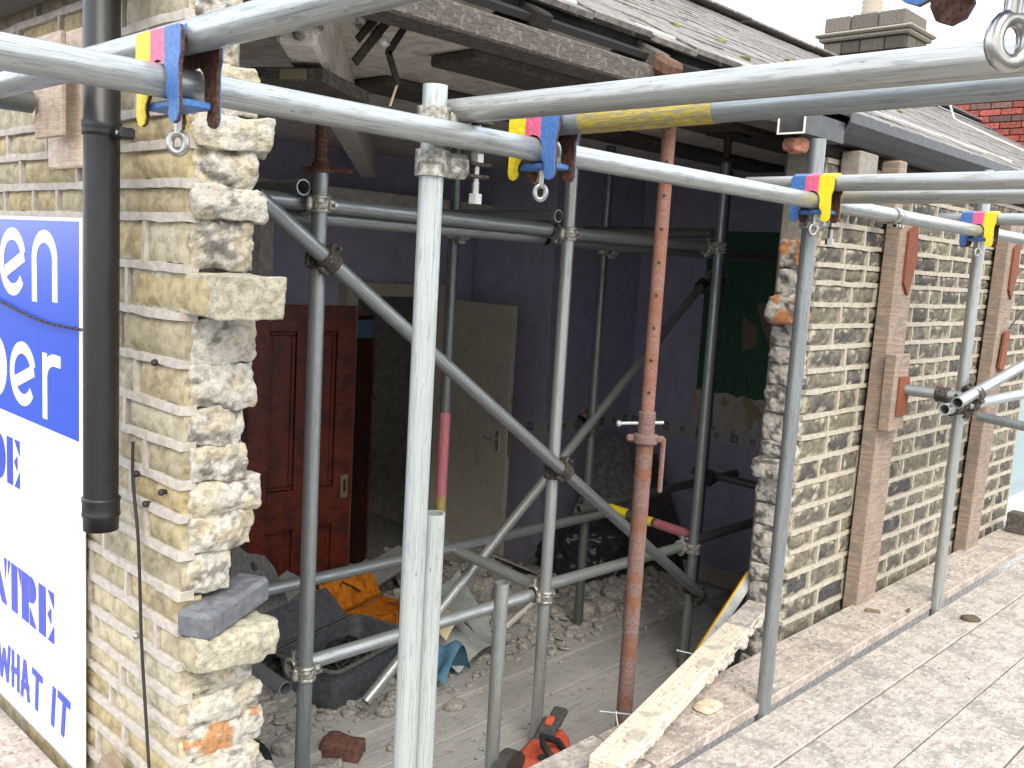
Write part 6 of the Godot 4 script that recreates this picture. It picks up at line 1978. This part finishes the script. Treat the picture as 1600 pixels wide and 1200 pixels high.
	b = mb(Transform3D(Basis(Vector3(0, 1, 0), -0.8) * Basis(Vector3(1, 0, 0), 1.35), Vector3.ZERO))
	b.lathe([Vector2(0.0, -0.1), Vector2(0.1, -0.1), Vector2(0.135, 0.14), Vector2(0.142, 0.142), Vector2(0.142, 0.152), Vector2(0.13, 0.152), Vector2(0.096, -0.09), Vector2(0.0, -0.09)], 28)
	obj("shell", b.done(), M.black_matt, bk)
	var oc := mb()
	oc.lathe([Vector2(0.0, 0.012), Vector2(0.008, 0.01), Vector2(0.01, 0.0), Vector2(0.008, -0.01), Vector2(0.0, -0.012)], 14)
	var ocap := obj("orange_plug", oc.done(), M.copper_orange)
	ocap.position = Vector3(1.07, -0.79, -1.82)
	tag(ocap, "small orange plug on the end of the lower through-stone", "plug")
	saw()


func prism_mesh(poly: Array, t: float) -> ArrayMesh:
	var b := mb()
	b.prism(PackedVector2Array(poly), -t / 2, t / 2)
	return b.done()


func saw() -> void:
	var s := thing("disc_cutter", "dusty orange-red disc cutter with black handle on the boards", "power tool", Vector3(2.58, FLOOR + 0.002, -2.2))
	s.rotation.y = 0.35
	var b := mb()
	b.box(Vector3(-0.06, 0.09, 0.03), Vector3(0.26, 0.16, 0.17), 0.03)
	obj("motor_housing", b.done(), M.saw_red, s)
	b = mb(Transform3D(Basis(Vector3(0, 0, 1), 0.35), Vector3(0.03, 0.17, 0.0)))
	b.box(Vector3(0, 0, 0), Vector3(0.18, 0.03, 0.07), 0.01)
	b.box(Vector3(0.13, -0.03, 0), Vector3(0.1, 0.028, 0.06), 0.01)
	obj("rear_grip", b.done(), M.saw_grey, s)
	b = mb(Transform3D(Basis(Vector3(0, 0, 1), 0.35), Vector3(0.03, 0.17, 0.0)))
	b.box(Vector3(0.06, 0.017, 0), Vector3(0.045, 0.012, 0.03), 0.004)
	obj("orange_switch", b.done(), M.saw_red, s)
	b = mb()
	b.box(Vector3(0.14, 0.07, -0.0), Vector3(0.12, 0.13, 0.11), 0.03)
	obj("rear_housing", b.done(), M.saw_red, s)
	b = mb()
	b.sweep([Vector3(-0.2, 0.05, 0.13), Vector3(-0.2, 0.18, 0.13), Vector3(-0.19, 0.22, 0.11), Vector3(-0.16, 0.235, 0.07), Vector3(-0.1, 0.235, 0.04), Vector3(-0.04, 0.2, 0.08), Vector3(-0.02, 0.14, 0.12), Vector3(-0.02, 0.05, 0.13)], 0.013, 12)
	obj("front_handle", b.done(), M.black_matt, s)
	b = mb(Transform3D(Basis(Vector3.UP, 0.0), Vector3(-0.28, 0.11, -0.02)))
	var half := []
	for k in 19:
		var a := PI * k / 18
		half.append(Vector2(cos(a), sin(a)) * 0.13)
	half.append(Vector2(-0.1, 0)); half.append(Vector2(0.1, 0))
	b.prism(PackedVector2Array(half), -0.025, 0.025)
	obj("blade_guard", b.done(), M.saw_grey, s)
	b = mb(Transform3D(Basis(Vector3.RIGHT, PI / 2), Vector3(-0.28, 0.112, -0.02)))
	b.pipe(0.004, 0.108, 0.0, 30, -0.002)
	obj("cutting_disc", b.done(), M.coupler_dark, s)
	b = mb()
	b.pipe(0.012, 0.02, 0.0, 16, 0.0)
	var cap := obj("filler_cap", b.done(), M.saw_grey, s)
	cap.position = Vector3(-0.13, 0.165, 0.06)


# ---------------------------------------------------------------- deck litter, window, neighbours
func surroundings() -> void:
	var k := 0
	for p in [[2.62, -1.53, 0.1, "cracked patch of pink plaster on the raised board", Color(0.66, 0.55, 0.48)], [2.85, -1.5, 0.045, "small pink plaster crumb beside the grey upright", Color(0.68, 0.58, 0.52)], [4.35, -1.27, 0.075, "dark stone chip lying on the deck at right", Color(0.12, 0.1, 0.075)], [2.2, -1.49, 0.03, "tiny white plaster chip near the end of the pale timber", Color(0.7, 0.66, 0.62)], [3.98, -1.56, 0.06, "thin brown splinter on the raised board below the left post", Color(0.2, 0.16, 0.12)], [4.12, -1.46, 0.04, "dark splinter at the edge of the raised board", Color(0.15, 0.12, 0.09)], [3.0, -1.36, 0.035, "white chip on the deck by the grey upright", Color(0.66, 0.63, 0.6)]]:
		var s: float = p[2]
		var o := obj("plaster_crumb", rock_mesh(Vector3(s, s * (0.16 if s > 0.09 else 0.35), s * (0.7 if k < 4 else 0.3)), k * 6.1 + 40, 9, s * 0.08, 0.4, p[4], p[4] * 0.8, 0.3), M.stone)
		o.position = Vector3(p[0], (DECK + 0.035 if p[1] < -1.45 else DECK) + s * 0.06, p[1])
		o.rotation.y = k * 1.3
		tag(o, p[3], "crumb", "crumbs on the deck")
		k += 1
	# window to the right of the dark wall
	var w := thing("shop_window", "pale shop window with white frame at the right edge", "window", Vector3(6.32, -1.5, -1.8))
	var b := mb()
	b.box(Vector3(1.0, 1.0, 0.0), Vector3(1.96, 1.85, 0.006), 0.001)
	obj("pane", b.done(), M.glass, w)
	b = mb()
	b.box(Vector3(1.0, 0.04, 0.03), Vector3(2.1, 0.09, 0.16), 0.004)
	obj("sill", b.done(), M.frame_white, w)
	b = mb()
	b.box(Vector3(0.01, 1.0, 0.0), Vector3(0.05, 1.82, 0.06), 0.003)
	obj("jamb", b.done(), M.frame_white, w)
	b = mb()
	b.box(Vector3(1.0, 1.05, -0.15), Vector3(1.96, 1.8, 0.01), 0.002)
	obj("blind", b.done(), M.blind, w)
	b = mb()
	b.box(Vector3(1.0, 2.03, 0.0), Vector3(2.1, 0.2, 0.1), 0.004)
	obj("head", b.done(), M.stone_dark, w)
	# thin cable on the wall by the right post
	b = mb()
	b.sweep([Vector3(0, 0, 0), Vector3(0.01, 0.4, 0.004), Vector3(-0.02, 0.8, 0), Vector3(0.0, 1.05, 0.004), Vector3(0.03, 1.12, 0.0), Vector3(0.35, 1.3, 0.01)], 0.004, 6)
	var o := obj("wall_cable", b.done(), M.black_rubber)
	o.position = Vector3(5.66, -1.42, -1.7)
	tag(o, "thin black cable on the dark wall beside the right post", "cable")
	# chimney stack beyond the roof
	var c := thing("stone_chimney", "square sooty stone chimney stack beyond the slate roof", "chimney", Vector3(12.0, 1.4, -5.07))
	for r in 10:
		var y := r * 0.165
		for face in 2:
			var x := 0.0
			var full := 1.09 if face == 0 else 0.65
			while x < full - 0.01:
				var l := rng.randf_range(0.22, 0.4)
				if x + l > full - 0.12: l = full - x
				b = mb()
				var tone := rng.randf_range(0.08, 0.19)
				b.col = Color(tone * 1.1, tone, tone * 0.8)
				if face == 0: b.box(Vector3(0.03, y + 0.08, -x - l / 2), Vector3(0.1, 0.153, l - 0.012), 0.012)
				else: b.box(Vector3(0.09 + x + l / 2 - 0.08, y + 0.08, -0.03), Vector3(l - 0.012, 0.153, 0.1), 0.012)
				obj("stone", b.done(), M.stone_dark, c)
				x += l
	b = mb()
	b.box(Vector3(0.34, 0.84, -0.55), Vector3(0.6, 1.72, 1.0), 0.005)
	obj("stack_core", b.done(), M.mortar_bed, c)
	for s in [[1.69, 0.06, 0.76, 1.2], [1.74, 0.05, 0.84, 1.28]]:
		b = mb()
		b.col = Color(0.34, 0.31, 0.25)
		b.box(Vector3(0.32, s[0], -0.545), Vector3(s[2], s[1], s[3]), 0.02)
		obj("cornice", b.done(), M.stone_dark, c)
	for q in 3:
		b = mb()
		var tone := rng.randf_range(0.14, 0.2)
		b.col = Color(tone * 1.1, tone, tone * 0.85)
		b.box(Vector3(0.32, 1.87, -0.2 - q * 0.36), Vector3(0.68, 0.2, 0.35), 0.02)
		obj("cap_stone", b.done(), M.stone_dark, c)
	b = mb(Transform3D(Basis(), Vector3(0.3, 0, -0.62)))
	for r in 6: b.lathe([Vector2(0.12, 1.97 + r * 0.06), Vector2(0.14, 1.99 + r * 0.06), Vector2(0.12, 2.03 + r * 0.06)], 16)
	obj("chimney_pot", b.done(), M.clay, c)
	# stub of another stack at the ridge
	b = mb()
	b.col = Color(0.42, 0.36, 0.24)
	b.box(Vector3(0, 0.5, 0), Vector3(0.5, 0.9, 0.5), 0.02)
	o = obj("ridge_stack", b.done(), M.stone)
	o.position = Vector3(5.55, roof_y(-4.2) + 0.05, -4.2)
	tag(o, "foot of a stone chimney rising from the ridge at the top edge", "chimney")
	b = mb()
	b.box(Vector3(0, 0.0, 0), Vector3(0.62, 0.1, 0.6), 0.02)
	obj("lead_flashing", b.done(), M.mortar, o)
	# red brick house behind
	var h := thing("red_brick_house", "red brick house wall rising behind the slate roof", "house", Vector3(12.0, 0.6, -4.8))
	for r in 23:
		for q in 12:
			var z := q * 0.235 + (0.118 if r % 2 else 0.0)
			b = mb()
			var red := rng.randf_range(0.75, 1.2)
			b.col = Color(0.36 * red, 0.09 * red, 0.07 * red) if rng.randf() < 0.75 else Color(0.17, 0.09, 0.08) * rng.randf_range(0.8, 1.2)
			if r == 22 and q > 1: b.col = Color(0.55, 0.47, 0.32)
			b.box(Vector3(0.05, 0.05 + r * 0.077, z + 0.11), Vector3(0.1, 0.066, 0.224), 0.004)
			obj("brick", b.done(), M.brick, h)
	b = mb()
	b.box(Vector3(1.55, 0.9, 1.45), Vector3(2.99, 1.8, 2.85), 0.01)
	obj("wall_body", b.done(), M.mortar, h)
	# lead flashing and cable on the far roof
	b = mb(frame(Vector3.ZERO, Vector3.RIGHT, Vector3(0, PITCH, -1)))
	b.box(Vector3(1.0, 0, 0.02), Vector3(2.0, 0.3, 0.006), 0.001)
	o = obj("lead_flashing_strip", b.done(), M.lead)
	o.position = Vector3(10.0, roof_y(-4.05) + 0.01, -4.05)
	tag(o, "lead flashing along the far ridge below the red brick wall", "flashing")
	b = mb()
	var run := [Vector3(9.0, 1.75, -3.4), Vector3(9.02, 1.68, -3.37), Vector3(8.9, 1.47, -3.25), Vector3(9.0, 1.27, -2.85), Vector3(9.0, 1.15, -2.6), Vector3(9.0, 1.06, -2.4)]
	for q in run.size(): run[q] -= Vector3(9.0, 1.06, -2.4)
	b.sweep(run, 0.009, 6)
	o = obj("white_roof_cable", b.done(), M.white_cable)
	o.position = Vector3(9.0, 1.06, -2.4)
	tag(o, "white cable lying down the far slates", "cable")


func _ready() -> void:
	rng.seed = 20417
	fn.seed = 11
	fn.frequency = 0.35
	fn.fractal_octaves = 3
	light_and_camera()
	make_materials()
	ground()
	side_wall()
	front_wall()
	room()
	roof()
	scaffold()
	boards()
	sign_board()
	downpipe()
	rubble()
	belongings()
	surroundings()
